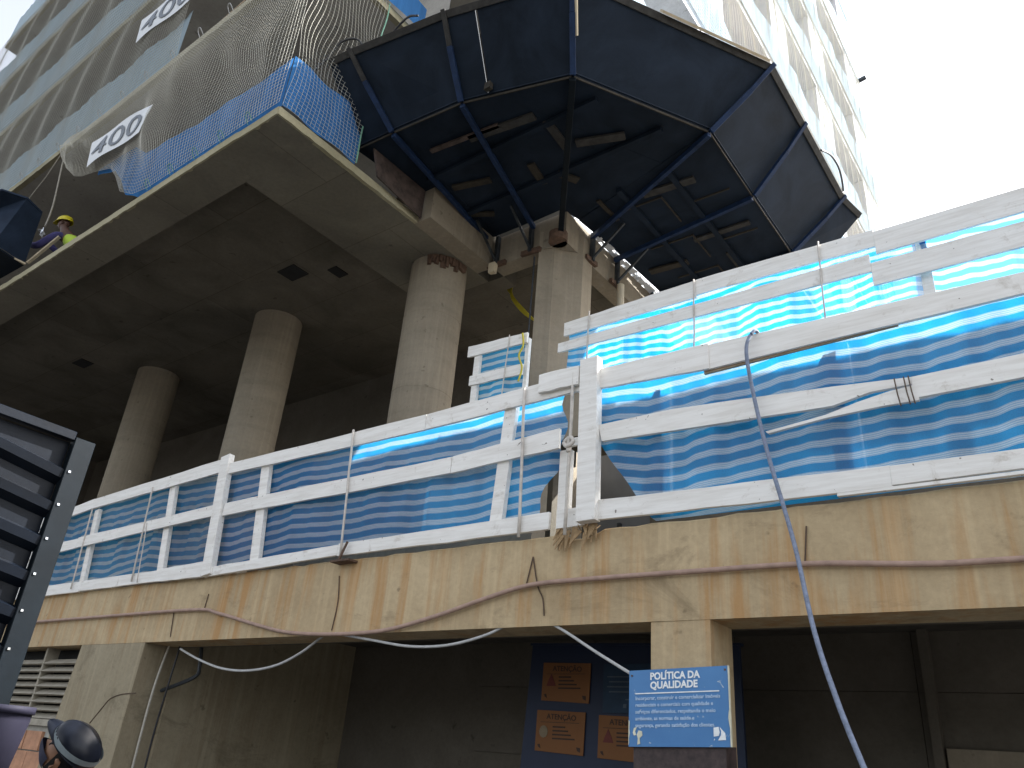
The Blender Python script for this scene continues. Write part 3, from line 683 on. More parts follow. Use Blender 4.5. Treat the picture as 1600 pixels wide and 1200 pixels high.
# open bay right of the upper banner: wooden props and rail
bp = thing('wooden_prop', 'pale timber propping frame in the open bay right of the upper banner', 'timber prop', (-8.4, 4, 11.07))
build('rail', MB().bar((-9.75, 3.5, 11.12), (-6.6, 3.5, 11.22), .06, .05), 'palewood', bp)
build('strut', MB().bar((-8.2, 3.6, 11.1), (-7.9, 3.9, 13.3), .09, .07), 'palewood', bp); build('strut', MB().bar((-7.6, 3.9, 11.1), (-8.05, 3.75, 12.3), .08, .06), 'palewood', bp)
build('plank', MB().bar((-9.4, 3.47, 11.1), (-7.2, 3.47, 11.3), .09, .03), 'rawwood', bp)
build('hanging_cable', MB().tube(curve_pts([(-9.7, 3.4, 12.6), (-9.2, 3.5, 12.0), (-8.6, 3.6, 11.7), (-8.1, 3.7, 11.7)], 6), .012, 5), 'greycable', loc=(-9, 3.5, 12), smooth=True, label='thin pale cable sagging across the dark bay by the upper banner', cat='cable')
for i in range(9):
    x = -7+(-1)*i*.55; p = (x, 3.385, 8.13)
    if x < -9.6: continue
    build('rebar_loop', MB().tube(curve_pts([(x-.03, 3.38, 8.1), (x-.03, 3.32, 8.2), (x+.02, 3.32, 8.22), (x+.04, 3.38, 8.12)], 4), .005, 5), 'green', loc=p, label='thin green wire hook on the lowest slab edge holding the net', cat='wire hook', group='wire hooks along the lowest slab edge')
for i in range(10):
    x = -8.5+(-1)*i*.75; p = (x, 3.385, 11.05)
    build('rebar_loop', MB().tube(curve_pts([(x-.03, 3.38, 11.0), (x-.03, 3.32, 11.1), (x+.03, 3.31, 11.12), (x+.05, 3.38, 11.02)], 4), .007, 5), 'greycable', loc=p, label='small wire hook on the second slab edge holding the net', cat='wire hook', group='wire hooks along the second slab edge')

# ================================================================== MAIN PROTECTIVE TRAY
tr = thing('protective_tray', 'dark navy plywood protective tray wrapping the tower corner above the columns', 'protective tray', (-4, 6, 8.5))
ZT = 8.5
foldp = [Vector(p) for p in [(-6.62, 4.62, ZT), (-5.98, 4.66, ZT), (-4.95, 4.75, ZT), (-3.66, 5.12, ZT), (-2.76, 6.68, ZT), (-2.77, 8.02, ZT), (-2.77, 9.45, ZT), (-2.77, 10.2, ZT)]]
rimp = [Vector(p) for p in [(-6.50, 3.88, 9.3), (-6.16, 3.92, 9.3), (-4.83, 4.15, 9.3), (-3.35, 4.55, 9.3), (-2.02, 6.88, 9.3), (-2.02, 7.98, 9.3), (-2.02, 9.65, 9.3), (-1.92, 10.17, 9.3)]]
innp = [Vector(p) for p in [(-6.42, 6.9, ZT), (-6.18, 6.99, ZT), (-5.6, 6.99, ZT), (-5.05, 6.97, ZT), (-4.96, 7.3, ZT), (-4.90, 8.0, ZT), (-4.84, 9.45, ZT), (-4.86, 10.2, ZT)]]
for i in range(7):
    a, b, c, d = foldp[i], foldp[i+1], innp[i+1], innp[i]
    nseg = 3; outv = (a-d).normalized()*.02
    for k in range(nseg):
        t0 = k/nseg-(.012 if k == 0 else .004); t1 = (k+1)/nseg+.004
        q = [a.lerp(d, t0), b.lerp(c, t0), b.lerp(c, t1), a.lerp(d, t1)]
        off = Vector((0, 0, .0045*((i+k) % 2)+.009*(i % 2)))
        build('floor_panel', MB().prism([p+off for p in q], (0, 0, .018)), 'ply', tr)
    # flap panels with a narrow gap between them
    ra, rb = rimp[i], rimp[i+1]
    cuts = [0, 1] if i != 2 else [0, .25, 1]
    for c0, c1 in zip(cuts, cuts[1:]):
        e0 = c0+(.012 if c0 else -.002); e1 = c1+(.002 if c1 == 1 else -.004)
        q = [a.lerp(b, e0), a.lerp(b, e1), ra.lerp(rb, e1), ra.lerp(rb, e0)]
        nrm = (q[1]-q[0]).cross(q[3]-q[0]).normalized()
        build('flap_panel', MB().prism(q, nrm*-.018), 'ply', tr)
    # rim board and fold batten
    if i == 0 or i == 6:
        pass
    up = (ra-a).normalized()
    build('rim_board', MB().bar(ra-up*.03+(rb-ra)*.002, rb-up*.03-(rb-ra)*.002, .035, .085, up), 'greytimber', tr, bevel=.003)
    build('fold_batten', MB().bar(a+Vector((0, 0, -.018))+(b-a)*.01, b+Vector((0, 0, -.018))-(b-a)*.01, .012, .03), 'dimwood', tr)
# closing skirt at left end
build('end_panel', MB().prism([(-6.55, 4.62, 8.5), (-6.46, 3.9, 9.3), (-6.46, 5.0, 9.3), (-6.46, 5.0, 8.5)], (-.015, 0, 0)), 'ply', tr)
build('stained_board', MB().prism([(-6.40, 4.85, 8.12), (-6.40, 5.68, 8.02), (-6.40, 5.68, 8.48), (-6.40, 4.72, 8.48)], (.02, 0, 0)), 'rustply', tr, label='stained old formwork board closing the gap beside the slab')
build('pale_rim_plank', MB().bar(rimp[3].lerp(rimp[4], .42)+Vector((.02, -.02, .03)), rimp[3].lerp(rimp[4], .97)+Vector((.02, -.02, .03)), .03, .11, (-.5, .5, 1)), 'palewood', tr)
build('upright_plank', MB().bar(foldp[3].lerp(rimp[3], .35)+Vector((.06, -.03, 0)), foldp[3].lerp(rimp[3], 1.25)+Vector((.06, -.03, 0)), .06, .02, (0, 1, 0)), 'palewood', tr)
# arms: inner end at the beam -> fold -> rim
arms = [((-6.28, 6.98, 8.30), foldp[1], rimp[1]), ((-5.52, 7.0, 8.28), foldp[2], rimp[2]), ((-5.05, 7.0, 8.12), foldp[3], rimp[3]),
        ((-4.95, 7.62, 8.28), foldp[4], rimp[4]), ((-4.95, 8.25, 8.28), foldp[5], rimp[5]), ((-4.95, 9.5, 8.28), foldp[6], rimp[6])]
for i, (p, q, r) in enumerate(arms):
    p = Vector(p); dn = Vector((0, 0, -.05))
    w_ = .055 if i != 2 else .075
    build('arm', MB().bar(p+Vector((0, 0, .12)) if i != 2 else p, q+dn, w_, .07), 'steel_blue' if i in (0, 1, 3, 4) else 'gateframe', tr, bevel=.004)
    out = (q-p); out.z = 0; out.normalize()
    o2 = out*.03+Vector((0, 0, -.03))
    mid = q.lerp(r, .62)
    build('flap_arm', MB().bar(q+o2, mid+o2, .065, .05, out), 'steel_blue', tr, bevel=.004)
    build('flap_arm_end', MB().bar(mid+o2, r+o2+Vector((0, 0, .04)), .055, .045, out), 'greytimber' if i < 2 else 'steel_blue', tr, bevel=.004)
# bracket frames on the beam
for i, (x, y, dx, dy) in enumerate(((-6.15, 7.0, 0, -1), (-5.55, 7.0, 0, -1), (-4.93, 7.62, 1, 0), (-4.93, 8.3, 1, 0), (-4.93, 9.4, 1, 0))):
    build('bracket_upright', MB().bar((x, y, 8.0), (x, y, 8.47), .05, .06, (dx, dy, 0)), 'steel_dark', tr)
    build('bracket_diagonal', MB().bar((x+dx*.03, y+dy*.03, 8.06), (x+dx*.5, y+dy*.5, 8.45), .03, .03), 'steel_dark', tr)
    build('bracket_foot', MB().bar((x-dy*.16-dx*.02, y-dx*.0-dy*.02-.0+(-.14 if dx else 0), 8.0), (x+dy*.16-dx*.02, y+(.14 if dx else 0)-dy*.02, 8.02), .05, .07), 'rust', tr)
build('corner_clamp', MB().cyl((-5.1, 7.02), .13, 8.0, 8.14, 14), 'rust', tr)
build('wood_wedge', MB().box(-6.22, -6.12, 6.93, 7.0, 7.84, 7.99, .008), 'palewood', tr)
# scrap planks and joists under the floor
rnd = random.Random(5)
for (x, y, a, L, m) in ((-5.75, 5.9, 15, .55, 'dimwood'), (-4.9, 6.2, 100, .4, 'dimwood'), (-4.6, 6.45, 60, .3, 'dimwood'), (-3.9, 6.1, 20, .6, 'greytimber'), (-4.3, 5.75, 95, .5, 'greytimber'),
                        (-3.6, 7.3, 5, .7, 'greytimber'), (-4.5, 7.3, 88, .5, 'dimwood'), (-3.4, 8.5, 0, .8, 'greytimber'), (-4.4, 8.9, 4, .6, 'dimwood'), (-3.5, 9.3, 90, .6, 'greytimber'), (-4.8, 5.3, 8, .9, 'greytimber'), (-5.3, 5.2, 6, 1.0, 'rustply'), (-6.05, 6.45, 30, .4, 'dimwood')):
    d = Vector((math.cos(math.radians(a)), math.sin(math.radians(a)), 0))*L/2; c = Vector((x, y, 8.478))
    build('scrap_plank', MB().bar(c-d, c+d, rnd.uniform(.05, .12), .03), m, tr)
for y in (5.5, 6.3): build('joist', MB().box(-6.2, -3.6 if y < 6 else -3.2, y, y+.07, 8.44, 8.49), 'ply', tr)
for x in (-4.2, -3.5): build('joist', MB().box(x, x+.07, 7.0, 10.1, 8.44, 8.49), 'ply', tr)
for y0 in (7.4, 8.35, 9.2):
    build('frame_edge', MB().box(-4.4, -3.75, y0, y0+.018, 8.455, 8.475), 'dimwood', tr); build('frame_edge', MB().box(-3.77, -3.752, y0+.02, y0+.6, 8.455, 8.475), 'dimwood', tr)
    build('frame_edge', MB().box(-3.45, -2.95, y0+.3, y0+.318, 8.455, 8.475), 'dimwood', tr)
build('flap_block', MB().box(-4.62, -4.54, 4.74, 4.80, 8.50, 8.60, .006), 'dimwood', tr)
build('orange_float', MB().cyl((-5.82, 4.30), .03, 8.98, 9.03, 8), 'poster', tr)
# sheet and hoses above the tray's left end
build('grey_blue_sheet', MB().prism([(-6.25, 4.6, 9.3), (-5.7, 4.7, 9.3), (-5.75, 4.7, 9.9), (-6.05, 4.65, 9.95)], (0, .02, 0)), 'shade_grey', loc=(-6, 4.6, 9.3), label='dull blue sheet standing behind the left rim of the tray', cat='sheet')
build('black_hose', MB().tube(curve_pts([(-6.6, 3.7, 8.9), (-6.5, 3.85, 9.3), (-6.35, 3.9, 9.55), (-6.15, 4.0, 9.55), (-6.08, 4.1, 9.3)], 7), .014, 6), 'blackcable', loc=(-6.3, 3.9, 9.3), smooth=True, label='black hose looping over the left corner of the tray rim', cat='hose')
build('black_hose', MB().tube(curve_pts([(-5.75, 4.2, 9.35), (-5.85, 4.25, 9.7), (-5.55, 4.2, 9.75), (-5.25, 4.12, 9.5)], 7), .014, 6), 'blackcable', loc=(-5.5, 4.2, 9.3), smooth=True, label='second black hose arching behind the tray rim beside the dull blue sheet', cat='hose')
build('black_hose', MB().tube(curve_pts([(-2.0, 8.6, 9.34), (-1.96, 8.95, 9.5), (-1.95, 9.3, 9.5), (-2.0, 9.6, 9.38), (-2.03, 9.55, 9.3)], 7), .014, 6), 'blackcable', loc=(-2, 9, 9.3), smooth=True, label='black hose over the right hand rim of the tray', cat='hose')

# ------------------------------------------------ second tray at far left
t2 = thing('protective_tray', 'dark blue tray end at the left edge beside the worker', 'protective tray', (-14, 3, 8.5))
build('flap_panel', MB().prism([(-13.46, 3.5, 8.5), (-13.30, 2.95, 8.5), (-15.5, 2.3, 8.5), (-15.5, 1.9, 9.3), (-13.1, 2.7, 9.32), (-12.98, 3.05, 9.34), (-13.1, 3.36, 9.3)], (0, 0.0, .03)), 'traypanel', t2)
build('floor_panel', MB().prism([(-13.46, 3.5, 8.46), (-13.3, 2.95, 8.46), (-16.5, 2.6, 8.46), (-16.5, 3.38, 8.46)], (0, 0, .03)), 'ply', t2)
build('edge_plank', MB().bar((-13.44, 3.0, 8.48), (-13.43, 3.5, 8.48), .05, .03), 'palewood', t2)
build('edge_plank', MB().bar((-13.4, 3.52, 8.5), (-13.0, 3.7, 9.0), .05, .03), 'palewood', t2)

# ================================================================== services
build('corrugated_hose', MB().tube(curve_pts([(-16.5, 4.57, 2.8)]+[(-11.441, 4.565, 2.802), (-9.760, 4.565, 2.802), (-7.636, 4.565, 2.797), (-7.168, 4.565, 2.745), (-6.503, 4.565, 2.612), (-6.009, 4.565, 2.529), (-5.404, 4.565, 2.497), (-4.794, 4.565, 2.510), (-4.255, 4.565, 2.599), (-3.764, 4.565, 2.709), (-3.362, 4.565, 2.782), (-2.829, 4.565, 2.792), (-2.129, 4.565, 2.788), (-1.416, 4.565, 2.780), (-0.788, 4.565, 2.731), (-0.356, 4.565, 2.722)]+[(1.5, 4.565, 2.70), (4, 4.565, 2.72)], 8), .017, 7), 'pinkhose', loc=(-6, 4.57, 2.7), smooth=True, label='pinkish corrugated hose running in waves along the stained beam', cat='hose')
build('light_cable', MB().tube(curve_pts([(-7.894, 4.700, 2.439), (-7.525, 4.700, 2.334), (-7.108, 4.700, 2.248), (-6.692, 4.700, 2.224), (-6.277, 4.700, 2.267), (-5.950, 4.700, 2.374), (-5.686, 4.700, 2.510)]+[(-5.359, 4.560, 2.500)], 8), .012, 6), 'greycable', loc=(-7, 4.7, 2.4), smooth=True, label='light grey cable drooping in the top left of the dark garage bay', cat='cable')
build('dark_cable', MB().tube(curve_pts([(-5.429, 4.620, 2.512), (-4.985, 4.620, 2.449), (-4.540, 4.620, 2.391), (-4.141, 4.620, 2.393), (-3.778, 4.620, 2.458), (-3.551, 4.620, 2.541), (-3.411, 4.620, 2.558), (-3.299, 4.620, 2.554), (-3.106, 4.620, 2.470), (-2.846, 4.620, 2.328), (-2.583, 4.620, 2.193)][:-1]+[(-2.494, 4.460, 2.172)], 8), .011, 6), 'greycable', loc=(-4, 4.6, 2.5), smooth=True, label='grey cable sagging under the beam and tied to the corner of the sign', cat='cable')
build('dark_cable', MB().tube(curve_pts([(-8.25, 4.9, 2.52), (-8.26, 4.88, 2.1), (-8.3, 4.88, 1.6), (-8.33, 4.9, .9)], 6), .011, 6), 'blackcable', loc=(-8.3, 4.9, 1), label='black cable hanging down inside the left garage opening', cat='cable')
build('pale_cable', MB().tube(curve_pts([(-8.40, 4.86, 2.5), (-8.38, 4.8, 2.1), (-8.40, 4.8, 1.6), (-8.42, 4.82, .9)], 6), .013, 6), 'whiterope', loc=(-8.4, 4.8, 1), label='pale cord hanging beside the black cable in the garage opening', cat='cord')
build('wall_lamp_bracket', MB().tube(curve_pts([(-8.0, 5.0, 2.5), (-7.95, 5.0, 2.3), (-8.0, 5.0, 2.2), (-8.4, 4.9, 2.05)], 5), .02, 6), 'steel_dark', loc=(-8, 5, 2.2), label='dark bracket with dangling wires inside the left garage bay', cat='bracket')
build('wall_crack_wire', MB().tube(curve_pts([(-9.120, 4.600, 1.682), (-8.962, 4.600, 1.826), (-8.835, 4.600, 1.930), (-8.626, 4.600, 1.978), (-8.354, 4.600, 1.994)], 5), .006, 5), 'wire', loc=(-9, 4.6, 1.8), label='thin dark wire curling across the left pier', cat='wire')
for n_, (pts, lab) in enumerate((([(-5.483, 4.592, 2.999), (-5.442, 4.592, 2.775), (-5.461, 4.592, 2.534)], 'thin rusty wire on the beam below the middle fence'), ([(-3.381, 4.592, 2.993), (-3.427, 4.592, 2.787)], 'short rusty wire tie holding the hose, left of the pillar'),
                                 ([(-3.381, 4.592, 2.993), (-3.325, 4.592, 2.781), (-3.273, 4.592, 2.688), (-3.254, 4.592, 2.569)], 'twisted rusty wire hanging from the hose tie'), ([(-7.449, 4.592, 2.953), (-7.466, 4.592, 2.781)], 'thin wire above the hose hump near the left pier'),
                                 ([(-1.406, 4.592, 3.009), (-1.432, 4.592, 2.792)], 'wire tie holding the hose beside the leaning blue rope'), ([(-8.014, 4.592, 2.805), (-7.961, 4.592, 2.544)], 'thin wire with a hook above the left garage opening'))):
    build('wire_tie', MB().tube(curve_pts(pts, 3), .005, 5), 'wire', loc=tuple(pts[0]), label=lab, cat='wire')
build('leaning_rope', MB().tube(curve_pts([(-1.62, 4.62, 4.20), (-1.60, 4.58, 4.33), (-1.615, 4.52, 4.355)]+[(-1.656, 4.470, 4.207), (-1.631, 4.470, 3.895)]+[(-1.543, 4.420, 3.422)]+[(-1.393, 4.300, 2.844)]+[(-1.263, 4.100, 2.328)]+[(-1.123, 3.900, 1.971)]+[(-1.002, 3.750, 1.712)]+[(-0.890, 3.600, 1.494)]+[(-1.0, 3.2, .16)], 10), .0125, 8), 'bluerope', loc=(-1.4, 4.2, 2), smooth=True, label='thick grey blue rope hung over the right fence and slanting down across the beam', cat='rope')
yc = MB()
for k in range(5): yc.tube(curve_pts([(-6.5-.04*k, 7.85, 8.28), (-6.5+.05*k, 7.85, 8.0-.05*k), (-6.1+.05*k, 7.9, 7.55-.04*k), (-5.5, 7.8, 7.5)], 6), .012, 5)
build('yellow_conduits', yc, 'yellowcable', loc=(-6, 7.8, 8), smooth=True, label='bunch of yellow conduits drooping from the ceiling left of the square column', cat='conduit')
build('drain_pipe', MB().cyl((-4.88, 8.32), .055, 3.1, 7.98, 14), 'pvc', loc=(-4.88, 8.3, 3.1), smooth=False, label='cream drain pipe right of the square column behind the upper fence', cat='pipe')
build('conduit_pipe', MB().cyl((-5.48, 7.02), .012, 3.1, 7.9, 8), 'steel_dark', loc=(-5.48, 7, 3.1), label='thin dark conduit down the left edge of the square column', cat='pipe')

# ================================================================== sign
sg = thing('quality_sign', 'blue sign reading POLÍTICA DA QUALIDADE on the pillar, chipped at its edges', 'sign', (-2.18, 4.45, 1.76))
S0 = Vector((-2.495, 4.45, 1.765)); SX = Vector((.63, 0, .028)); SW = .63; SH = .42
sxd = SX.normalized(); syd = Vector((0, 0, 1))
def sp(u, v, o=0): return S0+SX*u+syd*(v*SH)+Vector((0, -o, 0))
build('sign_plate', MB().prism([sp(0, 0), sp(1, 0), sp(1, 1), sp(0, 1)], (0, .012, 0)), 'sign', sg)
build('plate_edge', MB().bar(sp(1.004, 0), sp(1.004, 1), .006, .014, (0, 1, 0)), 'signcream', sg)
def stext(s, size, u, v, mat, align='LEFT', bold=0., sx=1., nm='lettering'):
    return build(nm, text_mb(s, size, sp(u, v, .0025), sxd, syd, align, .0008, bold, sx), mat, sg)
stext('POLÍTICA DA', .055, .475, .865, 'signwhite', 'CENTER', .0019, .96)
stext('QUALIDADE', .055, .465, .745, 'signwhite', 'CENTER', .0019, .98)
build('rule_line', MB().bar(sp(.07, .685, .003), sp(.91, .685, .003), .002, .006), 'signwhite', sg)
for i, s in enumerate(('Incorporar, construir e comercializar imóveis', 'residenciais e comerciais com qualidade e', 'serviços diferenciados, respeitando o meio', 'ambiente, as normas de saúde e', 'segurança, gerando satisfação dos clientes.')):
    stext(s, .0285, .07, .60-i*.088, 'signfaint', 'LEFT', .0004, 1.02)
lg = MB()
def poly(mb, pts, s, u, v, o=.003): mb.prism([sp(u+a*s/SW, v+b*s/SH, o) for a, b in pts], (0, .0015, 0))
poly(lg, [(0, 0), (.1, .12), (.04, .15)], .07, .845, .075); poly(lg, [(.0, .95), (.42, 1.), (.5, .6), (.42, .35), (.0, .3)], .07, .845, .075)
poly(lg, [(.5, 1.), (.95, .55), (1., .05), (.35, .03), (.6, .4), (.62, .7)], .07, .845, .075)
build('corner_logo', lg, 'signwhite', sg)
l2 = MB(); poly(l2, [(0, .6), (.1, .95), (.35, 1.), (.2, .7), (.3, .45), (.1, .4)], .075, .045, .07); poly(l2, [(.35, .35), (.5, .65), (.8, .6), (.85, .3), (.6, .1), (.65, -.3), (.4, -.35), (.45, .1)], .075, .045, .09)
build('footprint_mark', l2, 'signcream', sg)
pe = MB(); p2_ = MB(); poly(pe, [(0, 0), (.12, .3), (.08, .9), (.22, 1.6), (.12, 2.2), (.18, 3.2), (0, 3.4)], .04, 0.0, .02); poly(p2_, [(0, 0), (-.12, .6), (-.2, 1.4), (-.1, 2.2), (0, 2.5)], .04, .998, .22)
build('peeled_edge', pe, 'signcream', sg); build('peeled_edge', p2_, 'signcream', sg)
for u, v in ((.03, .93), (.97, .95)): build('screw', MB().bar(sp(u, v, .004), sp(u, v, -.01), .010, .010), 'rust', sg)
build('sign_pedestal', MB().box(-2.47, -1.9, 4.47, 4.6, 0, 1.80, .006), 'signpost', loc=(-2.18, 4.53, 0), label='dark speckled maroon pedestal under the blue sign', cat='pedestal')

# ================================================================== notice board with posters
nb = thing('notice_board', 'dark blue notice board inside the garage bay with orange ATENÇÃO posters', 'notice board', (-3.5, 6.2, 1.2))
build('backing_panel', MB().prism([(-4.6, 6.2, .8), (-2.48, 6.2, .8), (-2.50, 6.2, 2.60), (-4.5, 6.2, 2.64)], (0, .03, 0)), 'boardblue', nb)
build('panel_frame', MB().prism([(-4.52, 6.19, 2.64), (-2.48, 6.19, 2.60), (-2.48, 6.19, 2.62), (-4.52, 6.19, 2.66)], (0, .05, 0)), 'boardblue', nb)
for x in (-4.45, -2.6): build('support_leg', MB().box(x, x+.06, 6.24, 6.3, 0, 2.5), 'steel_dark', nb)
def poster(x, z, w_, h, kind, label):
    p = thing('poster', label, 'poster', (x, 6.185, z), 'orange ATENÇÃO posters on the notice board')
    tl = .02
    build('sheet', MB().prism([(x, 6.185, z), (x+w_, 6.185, z-.018), (x+w_+.01, 6.185, z+h-.01), (x+.005, 6.185, z+h)], (0, .006, 0)), 'poster', p)
    xd = Vector((w_, 0, -.014)).normalized()
    build('heading', text_mb('ATENÇÃO', .062, (x+w_*.53, 6.183, z+h-.075), xd, (0, 0, 1), 'CENTER', .0008, .001, 1.05), 'postertext', p)
    build('heading_rule', MB().box(x+.05, x+w_-.05, 6.181, 6.184, z+h-.10, z+h-.096), 'postertext', p)
    if kind == 'tri':
        m = MB(); a = (x+.05, z+.12); m.prism([(a[0], 6.182, a[1]), (a[0]+.1, 6.182, a[1]), (a[0]+.085, 6.182, a[1]+.04), (a[0]+.05, 6.182, a[1]+.105), (a[0]+.015, 6.182, a[1]+.04)], (0, .002, 0))
        build('warning_triangle', m, 'posterred', p)
    else:
        m = MB(); c = (x+.085, z+.155); m.prism([(c[0]+.045*math.cos(t*math.pi/7), 6.182, c[1]+.05*math.sin(t*math.pi/7)) for t in range(14)], (0, .002, 0)); build('round_mark', m, 'posterpale', p)
    m = MB()
    for i, wd in enumerate((.13, .16, .19, .23)): m.box(x+.18, x+.18+wd, 6.181, 6.184, z+.19-i*.031, z+.202-i*.031)
    build('print_lines', m, 'postertext', p)
    m = MB(); m.prism([(x+.025, 6.182, z+.05), (x+.05, 6.182, z+.055), (x+.06, 6.182, z+.02), (x+.04, 6.182, z+.03)], (0, .002, 0)); build('corner_mark', m, 'postertext', p); m = MB(); m.prism([(x+w_-.07, 6.182, z+.045), (x+w_-.03, 6.182, z+.04), (x+w_-.03, 6.182, z+.005), (x+w_-.06, 6.182, z+.015)], (0, .002, 0))
    build('corner_mark', m, 'postertext', p)
poster(-4.36, 2.165, .5, .32, 'tri', 'upper left orange ATENÇÃO poster with red triangle')
poster(-4.40, 1.755, .5, .33, 'round', 'lower left orange ATENÇÃO poster with pale round mark')
poster(-3.76, 1.73, .5, .33, 'tri', 'lower right orange ATENÇÃO poster, half hidden behind the blue sign')
dp = thing('poster', 'dark teal poster with faint lines of print, right of the upper orange poster', 'poster', (-3.72, 6.185, 2.09))
build('sheet', MB().box(-3.72, -3.2, 6.183, 6.19, 2.08, 2.47), 'posterblue', dp)
m = MB()
for i in range(4): m.box(-3.68+.02*(i % 2), -3.25, 6.179, 6.182, 2.36-i*.04, 2.37-i*.04)
m.box(-3.5, -3.3, 6.179, 6.182, 2.18, 2.19); m.box(-3.52, -3.49, 6.179, 6.182, 2.12, 2.15); build('print_lines', m, 'faint', dp)
build('ceiling_beam', MB().box(-8.4, 6, 4.951, 5.0, 2.5, 2.9), 'darkwall', pod)

# ================================================================== gate at left
gt = thing('metal_gate', 'dark blue corrugated sheet metal gate leaf at the left edge', 'gate', (-4, 1, 0))
build('edge_post', MB().box(-4.02, -3.97, 1.53, 1.63, 0, 2.90), 'gateframe', gt, bevel=.003)
build('top_rail', MB().bar((-4.0, -.8, 2.94), (-4.0, 1.53, 2.905), .05, .045, (0, 0, 1)), 'gate', gt, bevel=.003)
build('back_sheet', MB().box(-4.035, -4.025, -.8, 1.53, 0, 2.88), 'gate', gt)
for k in range(16):
    z = 2.72-k*.165
    mb = MB(); sl_ = -.17
    A = [(-4.022, z-.06), (-3.985, z-.03), (-3.98, z+.012), (-4.022, z+.03)]
    for y in (-.8, 1.53): mb.v += [(a, y, b+sl_*(y-1.53)) for a, b in A]
    mb.f = [(0, 1, 2, 3), (7, 6, 5, 4), (0, 4, 5, 1), (1, 5, 6, 2), (2, 6, 7, 3), (3, 7, 4, 0)]
    build('rib', mb, 'gate', gt)
    build('rivet', MB().box(-3.972, -3.965, 1.545, 1.556, z, z+.01), 'chrome', gt)
bk = thing('bucket', 'lavender grey plastic bucket at the left edge below the dark gate', 'bucket', (-3.9, 1.60, 1.45))
c = (-3.93, 1.585); mb = MB(); n = 24; vs = []; 
for rr, z in ((.09, 1.36), (.125, 1.62), (.125, 1.645), (.135, 1.645), (.135, 1.675), (.118, 1.675), (.085, 1.375)):
    vs += [(c[0]+rr*math.cos(2*math.pi*k/n), c[1]+rr*math.sin(2*math.pi*k/n), z) for k in range(n)]
mb.add(vs, [(q*n+k, q*n+(k+1) % n, (q+1)*n+(k+1) % n, (q+1)*n+k) for q in range(6) for k in range(n)]+[tuple(range(n)), tuple(6*n+k for k in range(n))])
build('shell', mb, 'bucket', bk, smooth=True)
build('handle', MB().tube([(c[0], c[1]+.12*math.cos(a), 1.655-.06*math.sin(a)) for a in [math.pi*i/12 for i in range(13)]], .004, 5), 'steel_dark', bk)

# ================================================================== people
def eval_mesh(o):
    dg = bpy.context.evaluated_depsgraph_get(); me = bpy.data.meshes.new_from_object(o.evaluated_get(dg)); return me
def skin(verts, edges, radii, root=0, sub=2):
    me = bpy.data.meshes.new('sk'); me.from_pydata(verts, edges, []); o = link(bpy.data.objects.new('sk', me))
    md = o.modifiers.new('s', 'SKIN'); md.use_smooth_shade = True
    for i, r in enumerate(radii): me.skin_vertices[0].data[i].radius = (r if isinstance(r, tuple) else (r, r))
    me.skin_vertices[0].data[root].use_root = True
    ss = o.modifiers.new('u', 'SUBSURF'); ss.levels = sub; ss.render_levels = sub
    m2 = eval_mesh(o); mb = MB(); mb.add([tuple(v.co) for v in m2.vertices], [tuple(p.vertices) for p in m2.polygons])
    bpy.data.objects.remove(o); return mb
def frame(center, fwd, up):
    f = Vector(fwd).normalized(); u = Vector(up); s = f.cross(u).normalized(); u = s.cross(f).normalized()
    return lambda a, b, c_: Vector(center)+f*a+s*b+u*c_     # forward, right, up (metres)
def head_mb(F):
    mb = MB(); nu, nv = 32, 24; vs = []
    for j in range(nv+1):
        ph = math.pi*j/nv
        for i in range(nu):
            th = 2*math.pi*i/nu; x = math.sin(ph)*math.cos(th); y = math.sin(ph)*math.sin(th); z = math.cos(ph)
            a = .098*x; b = .076*y; c_ = .118*z
            if z < 0:
                jaw = 1+.30*z*(.6 if x > 0 else 1.6); b *= jaw; a *= (1+.10*z) if x > 0 else (1+.45*z)
            if x > 0:
                w_ = math.exp(-(y/.22)**2)
                a += .026*w_*math.exp(-((z+.18)/.13)**2)                # nose
                a += .012*w_*math.exp(-((z+.50)/.07)**2) + .010*w_*math.exp(-((z+.62)/.06)**2)   # lips
                a += .010*math.exp(-(y/.3)**2)*math.exp(-((z+.85)/.12)**2)
                a += .006*math.exp(-((z-.18)/.09)**2)*(1-abs(y))        # brow
                for s_ in (-1, 1): a -= .012*math.exp(-((y-s_*.36)/.14)**2)*math.exp(-((z-.03)/.09)**2)
            vs.append(F(a, b, c_))
    fs = [(j*nu+i, j*nu+(i+1) % nu, (j+1)*nu+(i+1) % nu, (j+1)*nu+i) for j in range(nv) for i in range(nu)]
    mb.add(vs, fs)
    for s_ in (-1, 1):  # ears
        prof = [(-.004, .0), (.012, .026), (.004, .038), (-.018, .034), (-.024, .012), (-.018, -.012), (-.006, -.030), (.008, -.024)]
        o1 = [F(a-.004, s_*.074, b-.012) for a, b in prof]; o2 = [F(a-.012, s_*.094, b-.010) for a, b in prof]; n = len(prof)
        mb.add(o1+o2+[F(-.012, s_*.086, -.008)], [(i, (i+1) % n, n+(i+1) % n, n+i) for i in range(n)]+[(n+i, n+(i+1) % n, 2*n) for i in range(n)])
    return mb
